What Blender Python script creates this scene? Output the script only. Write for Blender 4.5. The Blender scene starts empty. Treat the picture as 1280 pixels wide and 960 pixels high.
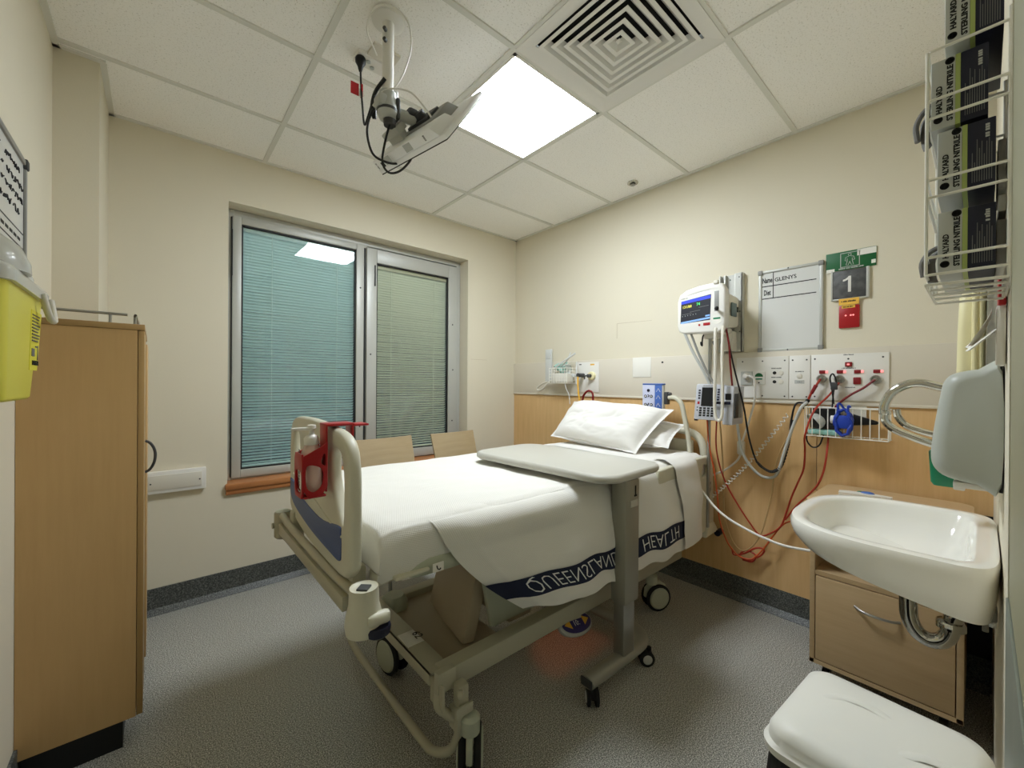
import bpy, bmesh, math, random
from mathutils import Vector, Matrix, noise
random.seed(7)
S = bpy.context.scene
COL = S.collection
PI = math.pi
H = 2.667
V = Vector

# ------------------------------------------------------------------ materials
def lin(c):
    c = c / 255.0
    return c / 12.92 if c <= 0.04045 else ((c + 0.055) / 1.055) ** 2.4

def rgb(r, g, b):
    return (lin(r), lin(g), lin(b), 1.0)

def mat(name, col, rough=0.5, metal=0.0, spec=0.5, bump=None, vary=None, trans=0.0, ior=1.45, coat=0.0):
    """bump=(scale, strength, distance)  vary=(scale, other colour, low, high)"""
    m = bpy.data.materials.new(name); m.use_nodes = True
    nt = m.node_tree; b = nt.nodes['Principled BSDF']
    c = rgb(*col)
    b.inputs['Base Color'].default_value = c
    b.inputs['Roughness'].default_value = rough
    b.inputs['Metallic'].default_value = metal
    b.inputs['Specular IOR Level'].default_value = spec
    b.inputs['IOR'].default_value = ior
    if trans: b.inputs['Transmission Weight'].default_value = trans
    if coat: b.inputs['Coat Weight'].default_value = coat
    if bump or vary:
        tc = nt.nodes.new('ShaderNodeTexCoord')
    if vary:
        n = nt.nodes.new('ShaderNodeTexNoise'); n.inputs['Scale'].default_value = vary[0]
        n.inputs['Detail'].default_value = 4
        nt.links.new(tc.outputs['Object'], n.inputs['Vector'])
        r = nt.nodes.new('ShaderNodeValToRGB')
        r.color_ramp.elements[0].position = vary[2]; r.color_ramp.elements[1].position = vary[3]
        r.color_ramp.elements[0].color = c; r.color_ramp.elements[1].color = rgb(*vary[1])
        nt.links.new(n.outputs['Fac'], r.inputs['Fac'])
        nt.links.new(r.outputs['Color'], b.inputs['Base Color'])
    if bump:
        n2 = nt.nodes.new('ShaderNodeTexNoise'); n2.inputs['Scale'].default_value = bump[0]
        n2.inputs['Detail'].default_value = 3
        nt.links.new(tc.outputs['Object'], n2.inputs['Vector'])
        bp = nt.nodes.new('ShaderNodeBump'); bp.inputs['Strength'].default_value = bump[1]
        bp.inputs['Distance'].default_value = bump[2]
        nt.links.new(n2.outputs['Fac'], bp.inputs['Height'])
        nt.links.new(bp.outputs['Normal'], b.inputs['Normal'])
    return m

def wood(name, c1, c2, axis='Z', scale=18.0, rough=0.4):
    m = bpy.data.materials.new(name); m.use_nodes = True
    nt = m.node_tree; b = nt.nodes['Principled BSDF']; b.inputs['Roughness'].default_value = rough
    tc = nt.nodes.new('ShaderNodeTexCoord'); mp = nt.nodes.new('ShaderNodeMapping')
    s = {'X': (0.06, 1, 1), 'Y': (1, 0.06, 1), 'Z': (1, 1, 0.06)}[axis]
    mp.inputs['Scale'].default_value = s
    nt.links.new(tc.outputs['Object'], mp.inputs['Vector'])
    n = nt.nodes.new('ShaderNodeTexNoise'); n.inputs['Scale'].default_value = scale * 4
    n.inputs['Detail'].default_value = 6; n.inputs['Roughness'].default_value = 0.65
    nt.links.new(mp.outputs['Vector'], n.inputs['Vector'])
    n2 = nt.nodes.new('ShaderNodeTexNoise'); n2.inputs['Scale'].default_value = 3.0
    nt.links.new(tc.outputs['Object'], n2.inputs['Vector'])
    mx = nt.nodes.new('ShaderNodeMath'); mx.operation = 'MULTIPLY_ADD'
    mx.inputs[1].default_value = 0.35; nt.links.new(n2.outputs['Fac'], mx.inputs[0])
    sc = nt.nodes.new('ShaderNodeMath'); sc.operation = 'MULTIPLY'; sc.inputs[1].default_value = 0.65
    nt.links.new(n.outputs['Fac'], sc.inputs[0]); nt.links.new(sc.outputs[0], mx.inputs[2])
    r = nt.nodes.new('ShaderNodeValToRGB')
    r.color_ramp.elements[0].position = 0.35; r.color_ramp.elements[1].position = 0.65
    r.color_ramp.elements[0].color = rgb(*c1); r.color_ramp.elements[1].color = rgb(*c2)
    nt.links.new(mx.outputs[0], r.inputs['Fac']); nt.links.new(r.outputs['Color'], b.inputs['Base Color'])
    return m

def speckle(name, base, dark, light, scale, rough=0.45, bump=0.0, lo=0.36, hi=0.66):
    m = bpy.data.materials.new(name); m.use_nodes = True
    nt = m.node_tree; b = nt.nodes['Principled BSDF']; b.inputs['Roughness'].default_value = rough
    tc = nt.nodes.new('ShaderNodeTexCoord')
    n = nt.nodes.new('ShaderNodeTexNoise'); n.inputs['Scale'].default_value = scale
    n.inputs['Detail'].default_value = 2; n.inputs['Roughness'].default_value = 0.7
    nt.links.new(tc.outputs['Object'], n.inputs['Vector'])
    r = nt.nodes.new('ShaderNodeValToRGB'); e = r.color_ramp.elements
    e[0].position = lo; e[0].color = rgb(*dark); e[1].position = hi; e[1].color = rgb(*light)
    k = e.new((lo + hi) / 2); k.color = rgb(*base)
    nt.links.new(n.outputs['Fac'], r.inputs['Fac']); nt.links.new(r.outputs['Color'], b.inputs['Base Color'])
    if bump:
        bp = nt.nodes.new('ShaderNodeBump'); bp.inputs['Strength'].default_value = bump
        bp.inputs['Distance'].default_value = 0.002
        nt.links.new(n.outputs['Fac'], bp.inputs['Height']); nt.links.new(bp.outputs['Normal'], b.inputs['Normal'])
    return m

def emit(name, col, strength):
    m = bpy.data.materials.new(name); m.use_nodes = True
    nt = m.node_tree; b = nt.nodes['Principled BSDF']
    b.inputs['Base Color'].default_value = rgb(*col)
    b.inputs['Emission Color'].default_value = rgb(*col); b.inputs['Emission Strength'].default_value = strength
    return m

def tinted_glass(name, tint, gloss=1.0):
    """a pane: light passes tinted, with a mirror-like sheen that grows at grazing angles"""
    m = bpy.data.materials.new(name); m.use_nodes = True
    nt = m.node_tree; nt.nodes.remove(nt.nodes['Principled BSDF'])
    out = nt.nodes['Material Output']
    t = nt.nodes.new('ShaderNodeBsdfTransparent'); t.inputs['Color'].default_value = rgb(*tint)
    g = nt.nodes.new('ShaderNodeBsdfGlossy'); g.inputs['Roughness'].default_value = 0.0
    f = nt.nodes.new('ShaderNodeLayerWeight'); f.inputs['Blend'].default_value = 0.5
    pw = nt.nodes.new('ShaderNodeMath'); pw.operation = 'POWER'; pw.inputs[1].default_value = 5.0
    nt.links.new(f.outputs['Facing'], pw.inputs[0])
    mu = nt.nodes.new('ShaderNodeMath'); mu.operation = 'MULTIPLY_ADD'; mu.inputs[1].default_value = 0.9 * gloss; mu.inputs[2].default_value = 0.04 * gloss
    nt.links.new(pw.outputs[0], mu.inputs[0])
    mx = nt.nodes.new('ShaderNodeMixShader')
    nt.links.new(mu.outputs[0], mx.inputs['Fac']); nt.links.new(t.outputs[0], mx.inputs[1]); nt.links.new(g.outputs[0], mx.inputs[2])
    nt.links.new(mx.outputs[0], out.inputs['Surface'])
    return m

def weave(name, col, scale, strength, rough=0.9, rot=0.0):
    m = bpy.data.materials.new(name); m.use_nodes = True
    nt = m.node_tree; b = nt.nodes['Principled BSDF']
    b.inputs['Base Color'].default_value = rgb(*col); b.inputs['Roughness'].default_value = rough
    b.inputs['Sheen Weight'].default_value = 0.2
    tc = nt.nodes.new('ShaderNodeTexCoord'); mp = nt.nodes.new('ShaderNodeMapping')
    mp.inputs['Rotation'].default_value = (0, 0, rot)
    nt.links.new(tc.outputs['UV'], mp.inputs['Vector'])
    w1 = nt.nodes.new('ShaderNodeTexWave'); w1.inputs['Scale'].default_value = scale; w1.bands_direction = 'X'
    w2 = nt.nodes.new('ShaderNodeTexWave'); w2.inputs['Scale'].default_value = scale; w2.bands_direction = 'Y'
    for w in (w1, w2): nt.links.new(mp.outputs['Vector'], w.inputs['Vector'])
    a = nt.nodes.new('ShaderNodeMath'); a.operation = 'ADD'
    nt.links.new(w1.outputs['Fac'], a.inputs[0]); nt.links.new(w2.outputs['Fac'], a.inputs[1])
    bp = nt.nodes.new('ShaderNodeBump'); bp.inputs['Strength'].default_value = strength
    bp.inputs['Distance'].default_value = 0.003
    nt.links.new(a.outputs[0], bp.inputs['Height']); nt.links.new(bp.outputs['Normal'], b.inputs['Normal'])
    return m

M = {}
M['wall'] = mat('wall_paint', (219, 212, 192), 0.7, bump=(160, 0.12, 0.002))
M['pier'] = mat('pier_paint', (213, 206, 186), 0.7, bump=(160, 0.12, 0.002))
M['tile'] = speckle('ceiling_tile_board', (247, 246, 242), (208, 206, 200), (250, 249, 246), 150, 0.9, 0.35, 0.30, 0.5)
M['grid'] = mat('ceiling_grid_metal', (220, 220, 213), 0.5)
M['floor'] = speckle('vinyl_floor', (148, 147, 139), (76, 76, 71), (228, 227, 218), 250, 0.40, 0.0, 0.36, 0.64)
M['skirt'] = speckle('vinyl_skirting', (78, 81, 78), (44, 46, 45), (122, 124, 119), 190, 0.5)
M['timber'] = wood('timber_panel', (206, 168, 114), (220, 184, 132), 'Z', 10, 0.42)
M['locker'] = wood('locker_laminate', (186, 158, 118), (198, 170, 130), 'Y', 14, 0.45)
M['wardrobe'] = wood('wardrobe_laminate', (196, 160, 108), (203, 167, 115), 'Z', 16, 0.45)
M['wardrobe_edge'] = mat('wardrobe_edging', (168, 136, 88), 0.45)
M['sillwood'] = wood('sill_timber', (168, 108, 62), (190, 130, 80), 'X', 12, 0.35)
M['rail_panel'] = mat('service_rail', (216, 209, 194), 0.45)
M['white'] = mat('white_plastic', (228, 226, 220), 0.35)
M['offwhite'] = mat('offwhite_plastic', (216, 212, 200), 0.4)
M['alu'] = mat('window_aluminium', (186, 187, 181), 0.42, 0.15)
M['alu_dark'] = mat('dark_gasket', (28, 29, 28), 0.6)  # dark colour of gaskets, screws and hinge strips
M['steel'] = mat('brushed_steel', (170, 170, 165), 0.3, 0.9)
M['chrome'] = mat('chrome', (205, 203, 195), 0.08, 1.0)
M['bed'] = mat('bed_plastic', (204, 201, 182), 0.42, bump=(400, 0.05, 0.001))
M['bedmetal'] = mat('bed_painted_metal', (178, 174, 152), 0.4)
M['bedcover'] = mat('bed_column_cover', (172, 158, 134), 0.5)
M['bedcover2'] = mat('bed_side_cover', (176, 180, 160), 0.5)
M['blue'] = mat('footboard_blue', (70, 88, 134), 0.45, bump=(600, 0.1, 0.001))
M['navy'] = mat('navy_plastic', (22, 24, 44), 0.4)
M['black'] = mat('black_plastic', (16, 16, 17), 0.45)
M['rubber'] = mat('black_rubber', (24, 24, 24), 0.8)
M['darkgrey'] = mat('dark_grey_plastic', (62, 63, 64), 0.5)
M['grey'] = mat('grey_plastic', (140, 140, 136), 0.45)
M['lightgrey'] = mat('light_grey_plastic', (184, 186, 182), 0.4)
M['tabletop'] = mat('table_laminate', (186, 184, 174), 0.4, bump=(300, 0.04, 0.001))
M['tablemetal'] = mat('table_powder_coat', (152, 150, 138), 0.4, 0.3)
M['linen'] = weave('white_linen', (227, 225, 220), 700, 0.05)
M['blanket'] = weave('waffle_blanket', (226, 224, 217), 46, 0.16, rot=0.0)
M['band'] = mat('navy_woven_band', (26, 33, 58), 0.9, bump=(900, 0.2, 0.001))
M['thread'] = mat('white_thread', (226, 228, 226), 0.9)
M['red'] = mat('red_plastic', (165, 20, 26), 0.4)
M['darkred'] = mat('dark_red_plastic', (130, 16, 22), 0.5)
M['redcord'] = mat('red_cord', (166, 50, 30), 0.5)
M['orange'] = mat('orange_cord', (196, 84, 36), 0.5)
M['maroon'] = mat('maroon_tube', (120, 18, 20), 0.4)
M['beigecord'] = mat('beige_cord', (190, 160, 110), 0.5)
M['pinkclear'] = mat('clear_gel_bottle', (226, 196, 186), 0.2, trans=0.15)
M['yellow'] = mat('sharps_yellow', (236, 228, 92), 0.35)
M['paleyellow'] = mat('pale_yellow_plastic', (234, 226, 180), 0.4)
M['signyellow'] = mat('label_yellow', (230, 180, 70), 0.6)
M['green'] = mat('sign_green', (22, 96, 52), 0.5)
M['greenplastic'] = mat('green_plastic', (20, 120, 84), 0.3)
M['teal'] = mat('teal_paper', (150, 200, 190), 0.7)
M['bluehose'] = mat('blue_hose', (28, 62, 170), 0.4)
M['hsblue'] = mat('handset_blue', (70, 104, 176), 0.45)
M['clear'] = mat('clear_plastic', (236, 238, 236), 0.2, trans=0.25)
M['board'] = mat('whiteboard_face', (214, 215, 212), 0.25)
M['ink'] = mat('black_ink', (26, 26, 28), 0.7)
M['greyink'] = mat('grey_ink', (110, 110, 110), 0.7)
M['signgrey'] = mat('sign_charcoal', (70, 71, 72), 0.5, vary=(30, (92, 93, 94), 0.4, 0.62))
M['chair'] = wood('chair_ply', (164, 144, 110), (176, 156, 122), 'X', 10, 0.4)
M['ceramic'] = mat('white_ceramic', (240, 238, 231), 0.12, coat=0.5)
M['slat'] = mat('blind_slat', (242, 243, 236), 0.4)
M['slat_teal'] = mat('blind_slat_teal', (234, 246, 243), 0.4)
M['cord'] = mat('blind_cord', (222, 226, 218), 0.7)
M['glass_teal'] = tinted_glass('tinted_pane', (242, 248, 248), 1.1)
M['glass'] = tinted_glass('clear_pane', (244, 246, 240), 0.6)
M['lamp'] = emit('led_panel', (240, 248, 255), 43.0)
M['screen'] = emit('monitor_screen', (22, 24, 34), 0.3)
M['screen_blue'] = emit('monitor_bar', (40, 60, 200), 0.6)
M['screen_pale'] = emit('monitor_footer', (120, 160, 220), 0.6)
M['screen_yellow'] = emit('monitor_digits_yellow', (230, 220, 90), 0.8)
M['screen_green'] = emit('monitor_digits_green', (80, 230, 120), 0.8)
M['indicator'] = emit('indicator_light', (255, 150, 150), 0.8)
M['glovegrey'] = mat('glove_box_grey', (190, 192, 188), 0.5)
M['glovegreen'] = mat('glove_box_green', (166, 180, 104), 0.5)
M['glovenavy'] = mat('glove_box_navy', (22, 24, 44), 0.5)
M['glovegrey2'] = mat('grey_nitrile', (112, 110, 106), 0.7)
M['wire'] = mat('white_coated_wire', (234, 232, 222), 0.4)
M['door'] = mat('door_laminate', (150, 148, 122), 0.5)
M['guard'] = mat('door_kick_plate', (118, 124, 114), 0.45)
M['dispenser'] = mat('dispenser_grey', (176, 180, 172), 0.42, bump=(500, 0.08, 0.001))
M['paper'] = mat('paper_white', (232, 230, 222), 0.8)
M['dispwhite'] = mat('tv_grey', (240, 241, 242), 0.42)
M['plenum'] = mat('plenum_shade', (34, 34, 34), 0.9)
M['vane'] = mat('diffuser_white', (230, 229, 224), 0.5)
M['binlid'] = mat('bin_lid_white', (226, 225, 218), 0.45)
M['outside'] = mat('sky_block_dark', (20, 30, 36), 0.8)

# ------------------------------------------------------------------ mesh builder
class MB:
    def __init__(s): s.bm = bmesh.new()
    def _add(s, other, mtx=None):
        if mtx is not None: bmesh.ops.transform(other, matrix=mtx, verts=other.verts)
        me = bpy.data.meshes.new('tmp'); other.to_mesh(me); other.free()
        s.bm.from_mesh(me); bpy.data.meshes.remove(me)
    def box(s, x0, x1, y0, y1, z0, z1, bev=0.0, seg=2, mtx=None):
        b = bmesh.new(); bmesh.ops.create_cube(b, size=1)
        bmesh.ops.scale(b, vec=(abs(x1 - x0), abs(y1 - y0), abs(z1 - z0)), verts=b.verts)
        bmesh.ops.translate(b, vec=((x0 + x1) / 2, (y0 + y1) / 2, (z0 + z1) / 2), verts=b.verts)
        if bev: bmesh.ops.bevel(b, geom=list(b.edges), offset=min(bev, 0.49 * min(abs(x1 - x0), abs(y1 - y0), abs(z1 - z0))), segments=seg, profile=0.5, affect='EDGES')
        s._add(b, mtx); return s
    def hexa(s, bot, top, bev=0.0):
        b = bmesh.new(); v = [b.verts.new(p) for p in list(bot) + list(top)]
        b.faces.new([v[3], v[2], v[1], v[0]]); b.faces.new(v[4:8])
        for i in range(4): b.faces.new([v[i], v[(i + 1) % 4], v[4 + (i + 1) % 4], v[4 + i]])
        bmesh.ops.recalc_face_normals(b, faces=b.faces)
        if bev: bmesh.ops.bevel(b, geom=list(b.edges), offset=bev, segments=2, profile=0.5, affect='EDGES')
        s._add(b); return s
    def cyl(s, p0, p1, r0, r1=None, n=20, bev=0.0):
        p0, p1 = V(p0), V(p1); r1 = r0 if r1 is None else r1
        d = p1 - p0; L = d.length
        b = bmesh.new(); bmesh.ops.create_cone(b, cap_ends=True, segments=n, radius1=r0, radius2=r1, depth=L)
        if bev:
            ed = [e for e in b.edges if abs(e.verts[0].co.z - e.verts[1].co.z) < 1e-6]
            bmesh.ops.bevel(b, geom=ed, offset=bev, segments=2, profile=0.5, affect='EDGES')
        q = V((0, 0, 1)).rotation_difference(d.normalized()).to_matrix().to_4x4()
        s._add(b, Matrix.Translation((p0 + p1) / 2) @ q); return s
    def sphere(s, c, r, sc=(1, 1, 1), n=16):
        b = bmesh.new(); bmesh.ops.create_uvsphere(b, u_segments=n, v_segments=n // 2 + 2, radius=r)
        bmesh.ops.scale(b, vec=sc, verts=b.verts); s._add(b, Matrix.Translation(c)); return s
    def tube(s, pts, r, n=10, smooth=4, closed=False, flat=None):
        P = [V(p) for p in pts]
        if smooth > 1: P = spline(P, smooth, closed)
        N = len(P); rings = []; up = None
        for i in range(N):
            if closed: t = P[(i + 1) % N] - P[i - 1]
            else: t = P[min(i + 1, N - 1)] - P[max(i - 1, 0)]
            t.normalize()
            if up is None:
                a = V((0, 0, 1)) if abs(t.z) < 0.9 else V((1, 0, 0))
                up = (a - t * a.dot(t)).normalized()
            else:
                up = (up - t * up.dot(t))
                if up.length < 1e-6: up = t.orthogonal()
                up.normalize()
            w = t.cross(up)
            ra, rb = (r, r) if flat is None else (r, r * flat)
            rings.append([s.bm.verts.new(P[i] + (w * math.cos(k * 2 * PI / n)) * ra + up * math.sin(k * 2 * PI / n) * rb) for k in range(n)])
        for i in range(N if closed else N - 1):
            A, B = rings[i], rings[(i + 1) % N]
            for k in range(n): s.bm.faces.new([A[k], A[(k + 1) % n], B[(k + 1) % n], B[k]])
        if not closed:
            s.bm.faces.new(rings[0][::-1]); s.bm.faces.new(rings[-1])
        return s
    def lathe(s, prof, c, axis=(0, 0, 1), n=28):
        """prof: list of (radius, height) from c along axis"""
        q = V((0, 0, 1)).rotation_difference(V(axis).normalized()).to_matrix().to_4x4(); T = Matrix.Translation(c) @ q
        rings = []
        for (r, h) in prof:
            if r < 1e-6: rings.append([s.bm.verts.new(T @ V((0, 0, h)))])
            else: rings.append([s.bm.verts.new(T @ V((r * math.cos(2 * PI * k / n), r * math.sin(2 * PI * k / n), h))) for k in range(n)])
        for A, B in zip(rings, rings[1:]):
            for k in range(n):
                f = [A[k % len(A)], A[(k + 1) % len(A)], B[(k + 1) % len(B)], B[k % len(B)]]
                f = list(dict.fromkeys(f))
                if len(f) > 2: s.bm.faces.new(f)
        for R, rev in ((rings[0], True), (rings[-1], False)):
            if len(R) > 2: s.bm.faces.new(R[::-1] if rev else R)
        return s
    def loft(s, rings, cap0=True, cap1=True):
        R = [[s.bm.verts.new(p) for p in r] for r in rings]; n = len(R[0])
        for A, B in zip(R, R[1:]):
            for k in range(n): s.bm.faces.new([A[k], A[(k + 1) % n], B[(k + 1) % n], B[k]])
        if cap0: s.bm.faces.new(R[0][::-1])
        if cap1: s.bm.faces.new(R[-1])
        return s
    def prism(s, poly, vec, bev=0.0):
        b = bmesh.new(); vv = V(vec); A = [b.verts.new(p) for p in poly]; B = [b.verts.new(V(p) + vv) for p in poly]
        n = len(A); b.faces.new(A[::-1]); b.faces.new(B)
        for k in range(n): b.faces.new([A[k], A[(k + 1) % n], B[(k + 1) % n], B[k]])
        bmesh.ops.recalc_face_normals(b, faces=b.faces)
        if bev: bmesh.ops.bevel(b, geom=list(b.edges), offset=bev, segments=2, profile=0.5, affect='EDGES')
        s._add(b); return s
    def grid(s, nu, nv, fn, uv=None, thick=0.0):
        """sheet fn(u,v), u,v in 0..1; thick gives it a back"""
        G = [[s.bm.verts.new(fn(i / nu, j / nv)) for j in range(nv + 1)] for i in range(nu + 1)]
        F = []
        for i in range(nu):
            for j in range(nv):
                f = s.bm.faces.new([G[i][j], G[i + 1][j], G[i + 1][j + 1], G[i][j + 1]]); F.append((f, i, j))
        if uv:
            L = s.bm.loops.layers.uv.verify()
            for f, i, j in F:
                for l, (a, b) in zip(f.loops, ((i, j), (i + 1, j), (i + 1, j + 1), (i, j + 1))): l[L].uv = uv(a / nu, b / nv)
        return s
    def build(s, name, m, parent=None, smooth=True, ang=38, recalc=True):
        bm = s.bm
        if recalc: bmesh.ops.recalc_face_normals(bm, faces=bm.faces)
        root = parent
        while root is not None and root.parent is not None: root = root.parent
        if root is not None and root.type == 'EMPTY':
            inv = Matrix(root['_inv_rows']) if '_inv_rows' in root else ROOTS[root.name].inverted()
            bmesh.ops.transform(bm, matrix=inv, verts=bm.verts)
        if smooth:
            for f in bm.faces: f.smooth = True
            ca = math.radians(ang)
            for e in bm.edges:
                if len(e.link_faces) == 2 and e.calc_face_angle(0) > ca: e.smooth = False
        me = bpy.data.meshes.new(name); bm.to_mesh(me); bm.free()
        o = bpy.data.objects.new(name, me); COL.objects.link(o)
        if isinstance(m, (list, tuple)):
            for k in m: me.materials.append(k)
        else: me.materials.append(m)
        if parent is not None: o.parent = parent
        return o

def spline(P, k, closed=False):
    out = []; N = len(P)
    rng = range(N) if closed else range(N - 1)
    for i in rng:
        p1, p2 = P[i], P[(i + 1) % N]
        p0 = P[i - 1] if (closed or i > 0) else p1 * 2 - p2
        p3 = P[(i + 2) % N] if (closed or i + 2 < N) else p2 * 2 - p1
        for j in range(k):
            t = j / k
            out.append(0.5 * ((2 * p1) + (p2 - p0) * t + (2 * p0 - 5 * p1 + 4 * p2 - p3) * t * t + (3 * p1 - p0 - 3 * p2 + p3) * t ** 3))
    if not closed: out.append(P[-1])
    return out

ROOTS = {}
def tag(o, label, cat, group=None, kind=None):
    if label: o['label'] = label
    if cat: o['category'] = cat
    if group: o['group'] = group
    if kind: o['kind'] = kind
    return o
def thing(name, label, cat, loc=(0, 0, 0), group=None):
    """an Empty at the thing's base; its parts are given in room coordinates"""
    o = bpy.data.objects.new(name, None); COL.objects.link(o); o.empty_display_size = 0.05
    o.location = loc; ROOTS[o.name] = Matrix.Translation(loc)
    return tag(o, label, cat, group)
def lone(o, label, cat, group=None):
    """a thing that is a single mesh: put its origin at its base"""
    vs = [v.co for v in o.data.vertices]
    c = V(((min(v.x for v in vs) + max(v.x for v in vs)) / 2, (min(v.y for v in vs) + max(v.y for v in vs)) / 2, min(v.z for v in vs)))
    for v in o.data.vertices: v.co -= c
    o.location = c
    return tag(o, label, cat, group)
def struct(o):
    o['kind'] = 'structure'; return o
def B(name, m, parent, *a, **k):
    return MB().box(*a, **k).build(name, m, parent)
def dup(root, loc, label=None, rotz=None):
    r = root.copy(); COL.objects.link(r); r.location = loc; ROOTS[r.name] = Matrix.Translation(loc)
    if rotz is not None: r.rotation_euler = (0, 0, rotz)
    if label: r['label'] = label
    for ch in list(root.children):
        c = ch.copy(); COL.objects.link(c); c.parent = r
        for g in ch.children:
            d = g.copy(); COL.objects.link(d); d.parent = c
    return r

def text_mesh(body, size, res=2, bold=0.0):
    """flat outline letters as (verts2d, faces), origin at left of the baseline"""
    cu = bpy.data.curves.new('t', 'FONT'); cu.body = body; cu.size = size; cu.resolution_u = res; cu.offset = bold
    o = bpy.data.objects.new('t', cu); COL.objects.link(o)
    dg = bpy.context.evaluated_depsgraph_get(); me = bpy.data.meshes.new_from_object(o.evaluated_get(dg))
    vs = [(v.co.x, v.co.y) for v in me.vertices]; fs = [tuple(p.vertices) for p in me.polygons]
    bpy.data.objects.remove(o); bpy.data.meshes.remove(me); bpy.data.curves.remove(cu)
    return vs, fs
def text(name, body, size, org, xd, yd, m, parent, width=None, center=False, depth=0.0006, bold=0.0):
    """lettering raised a hair off the face it is printed on; xd reading direction, yd up"""
    vs, fs = text_mesh(body, size, bold=bold)
    if not fs: return None
    w = max(v[0] for v in vs) - min(v[0] for v in vs)
    k = (width / w) if width else 1.0
    xd, yd, org = V(xd).normalized(), V(yd).normalized(), V(org); n = xd.cross(yd).normalized()
    off = -w * k / 2 if center else 0.0
    mb = MB(); P = [mb.bm.verts.new(org + xd * (v[0] * k + off) + yd * v[1] + n * depth) for v in vs]
    Q = [mb.bm.verts.new(org + xd * (v[0] * k + off) + yd * v[1]) for v in vs]
    cnt = {}
    for f in fs:
        try: mb.bm.faces.new([P[i] for i in f]); mb.bm.faces.new([Q[i] for i in f][::-1])
        except ValueError: pass
        for a, b in zip(f, f[1:] + f[:1]): cnt[(a, b)] = 1
    for (a, b) in cnt:
        if (b, a) not in cnt:
            try: mb.bm.faces.new([P[b], P[a], Q[a], Q[b]])
            except ValueError: pass
    return mb.build(name, m, parent, smooth=False, recalc=False)

def plate2d(outer, holes, place, thick, bev=0.0, res=6, step=None):
    """a board with holes: 2D outlines -> filled curve -> mesh; place(x,y,z)->room"""
    cu = bpy.data.curves.new('p', 'CURVE'); cu.dimensions = '2D'; cu.fill_mode = 'BOTH'
    cu.extrude = thick / 2 - bev; cu.bevel_depth = bev; cu.bevel_resolution = 3
    for k, ring in enumerate([outer] + list(holes)):
        sp = cu.splines.new('POLY'); sp.points.add(len(ring) - 1); sp.use_cyclic_u = True
        for i, (x, y) in enumerate(ring): sp.points[i].co = (x, y, 0, 1)
    o = bpy.data.objects.new('p', cu); COL.objects.link(o)
    dg = bpy.context.evaluated_depsgraph_get(); me = bpy.data.meshes.new_from_object(o.evaluated_get(dg))
    mb = MB(); mb.bm.from_mesh(me)
    bpy.data.objects.remove(o); bpy.data.meshes.remove(me); bpy.data.curves.remove(cu)
    bmesh.ops.remove_doubles(mb.bm, verts=mb.bm.verts, dist=1e-5)
    for v in mb.bm.verts: v.co = place(v.co.x, v.co.y, v.co.z)
    return mb
def sm2(pts, k=6):
    P = spline([V((a, b, 0)) for a, b in pts], k, True); return [(p.x, p.y) for p in P]
def spline2(pts, k): return sm2(pts, k)
def rrect(x0, x1, y0, y1, r, n=6):
    o = []
    for cx, cy, a0 in ((x1 - r, y1 - r, 0), (x0 + r, y1 - r, 90), (x0 + r, y0 + r, 180), (x1 - r, y0 + r, 270)):
        for i in range(n + 1):
            a = math.radians(a0 + 90 * i / n); o.append((cx + r * math.cos(a), cy + r * math.sin(a)))
    return o

def fine_print(name, count, size, org, xd, yd, m, parent, width=None, **k):
    """print too small to read in the photograph: a row of tiny blocks"""
    xd, yd, org = V(xd).normalized(), V(yd).normalized(), V(org); n = xd.cross(yd).normalized() * .0005
    W = width or size * .6 * count; mb = MB(); r = random.Random(count * 31 + int(abs(org.y) * 1e4)); x = 0.0
    while x < W * .97:
        w = size * r.uniform(.3, .5); h = size * r.choice((.62, .75)); w = min(w, W - x)
        a = org + xd * x; mb.hexa([a, a + xd * w, a + xd * w + n, a + n], [a + yd * h, a + xd * w + yd * h, a + xd * w + yd * h + n, a + yd * h + n]); x += w + size * (.12 if r.random() < .8 else .4)
    return mb.build(name, m, parent, smooth=False)
# ------------------------------------------------------------------ room shell
XL, YF, T = -2.973, -3.025, 0.12
struct(B('floor', M['floor'], None, XL - T, T, YF - T, 0.2, -0.1, 0))
# ceiling: tiles above an exposed T grid
gx, gy = -0.933, -1.114
mb = MB()
dx, dy = gx - 0.3, gy - 0.9        # the air vent's opening
mb.box(XL - T, T, YF - T, dy - 0.29, H + 0.006, H + 0.1); mb.box(XL - T, T, dy + 0.29, 0.2, H + 0.006, H + 0.1)
mb.box(XL - T, dx - 0.29, dy - 0.29, dy + 0.29, H + 0.006, H + 0.1); mb.box(dx + 0.29, T, dy - 0.29, dy + 0.29, H + 0.006, H + 0.1)
struct(mb.build('ceiling', M['tile'], None))
mb = MB()
w = 0.012
ys = [gy + 0.6, gy, gy - 0.6, gy - 1.2, gy - 1.8]
for y in ys: mb.box(XL, 0, y - w, y + w, H - 0.001, H + 0.008)
for x in (gx, gx - 1.2): mb.box(x - w, x + w, YF, 0, H - 0.0015, H + 0.008)
mb.box(gx - 0.6 - w, gx - 0.6 + w, gy - 1.2, gy, H - 0.0015, H + 0.008)
# shadow-line wall angles
mb.box(XL, 0, -0.022, 0, H - 0.002, H + 0.008); mb.box(-0.022, 0, YF, 0, H - 0.002, H + 0.008)
mb.box(XL, XL + 0.022, YF, -0.46, H - 0.002, H + 0.008); mb.box(XL, -2.815, -0.482, -0.46, H - 0.002, H + 0.008)
mb.box(-2.835, -2.813, -0.46, 0, H - 0.002, H + 0.008)
struct(mb.build('trim_1', M['grid'], None, smooth=False))
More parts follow.
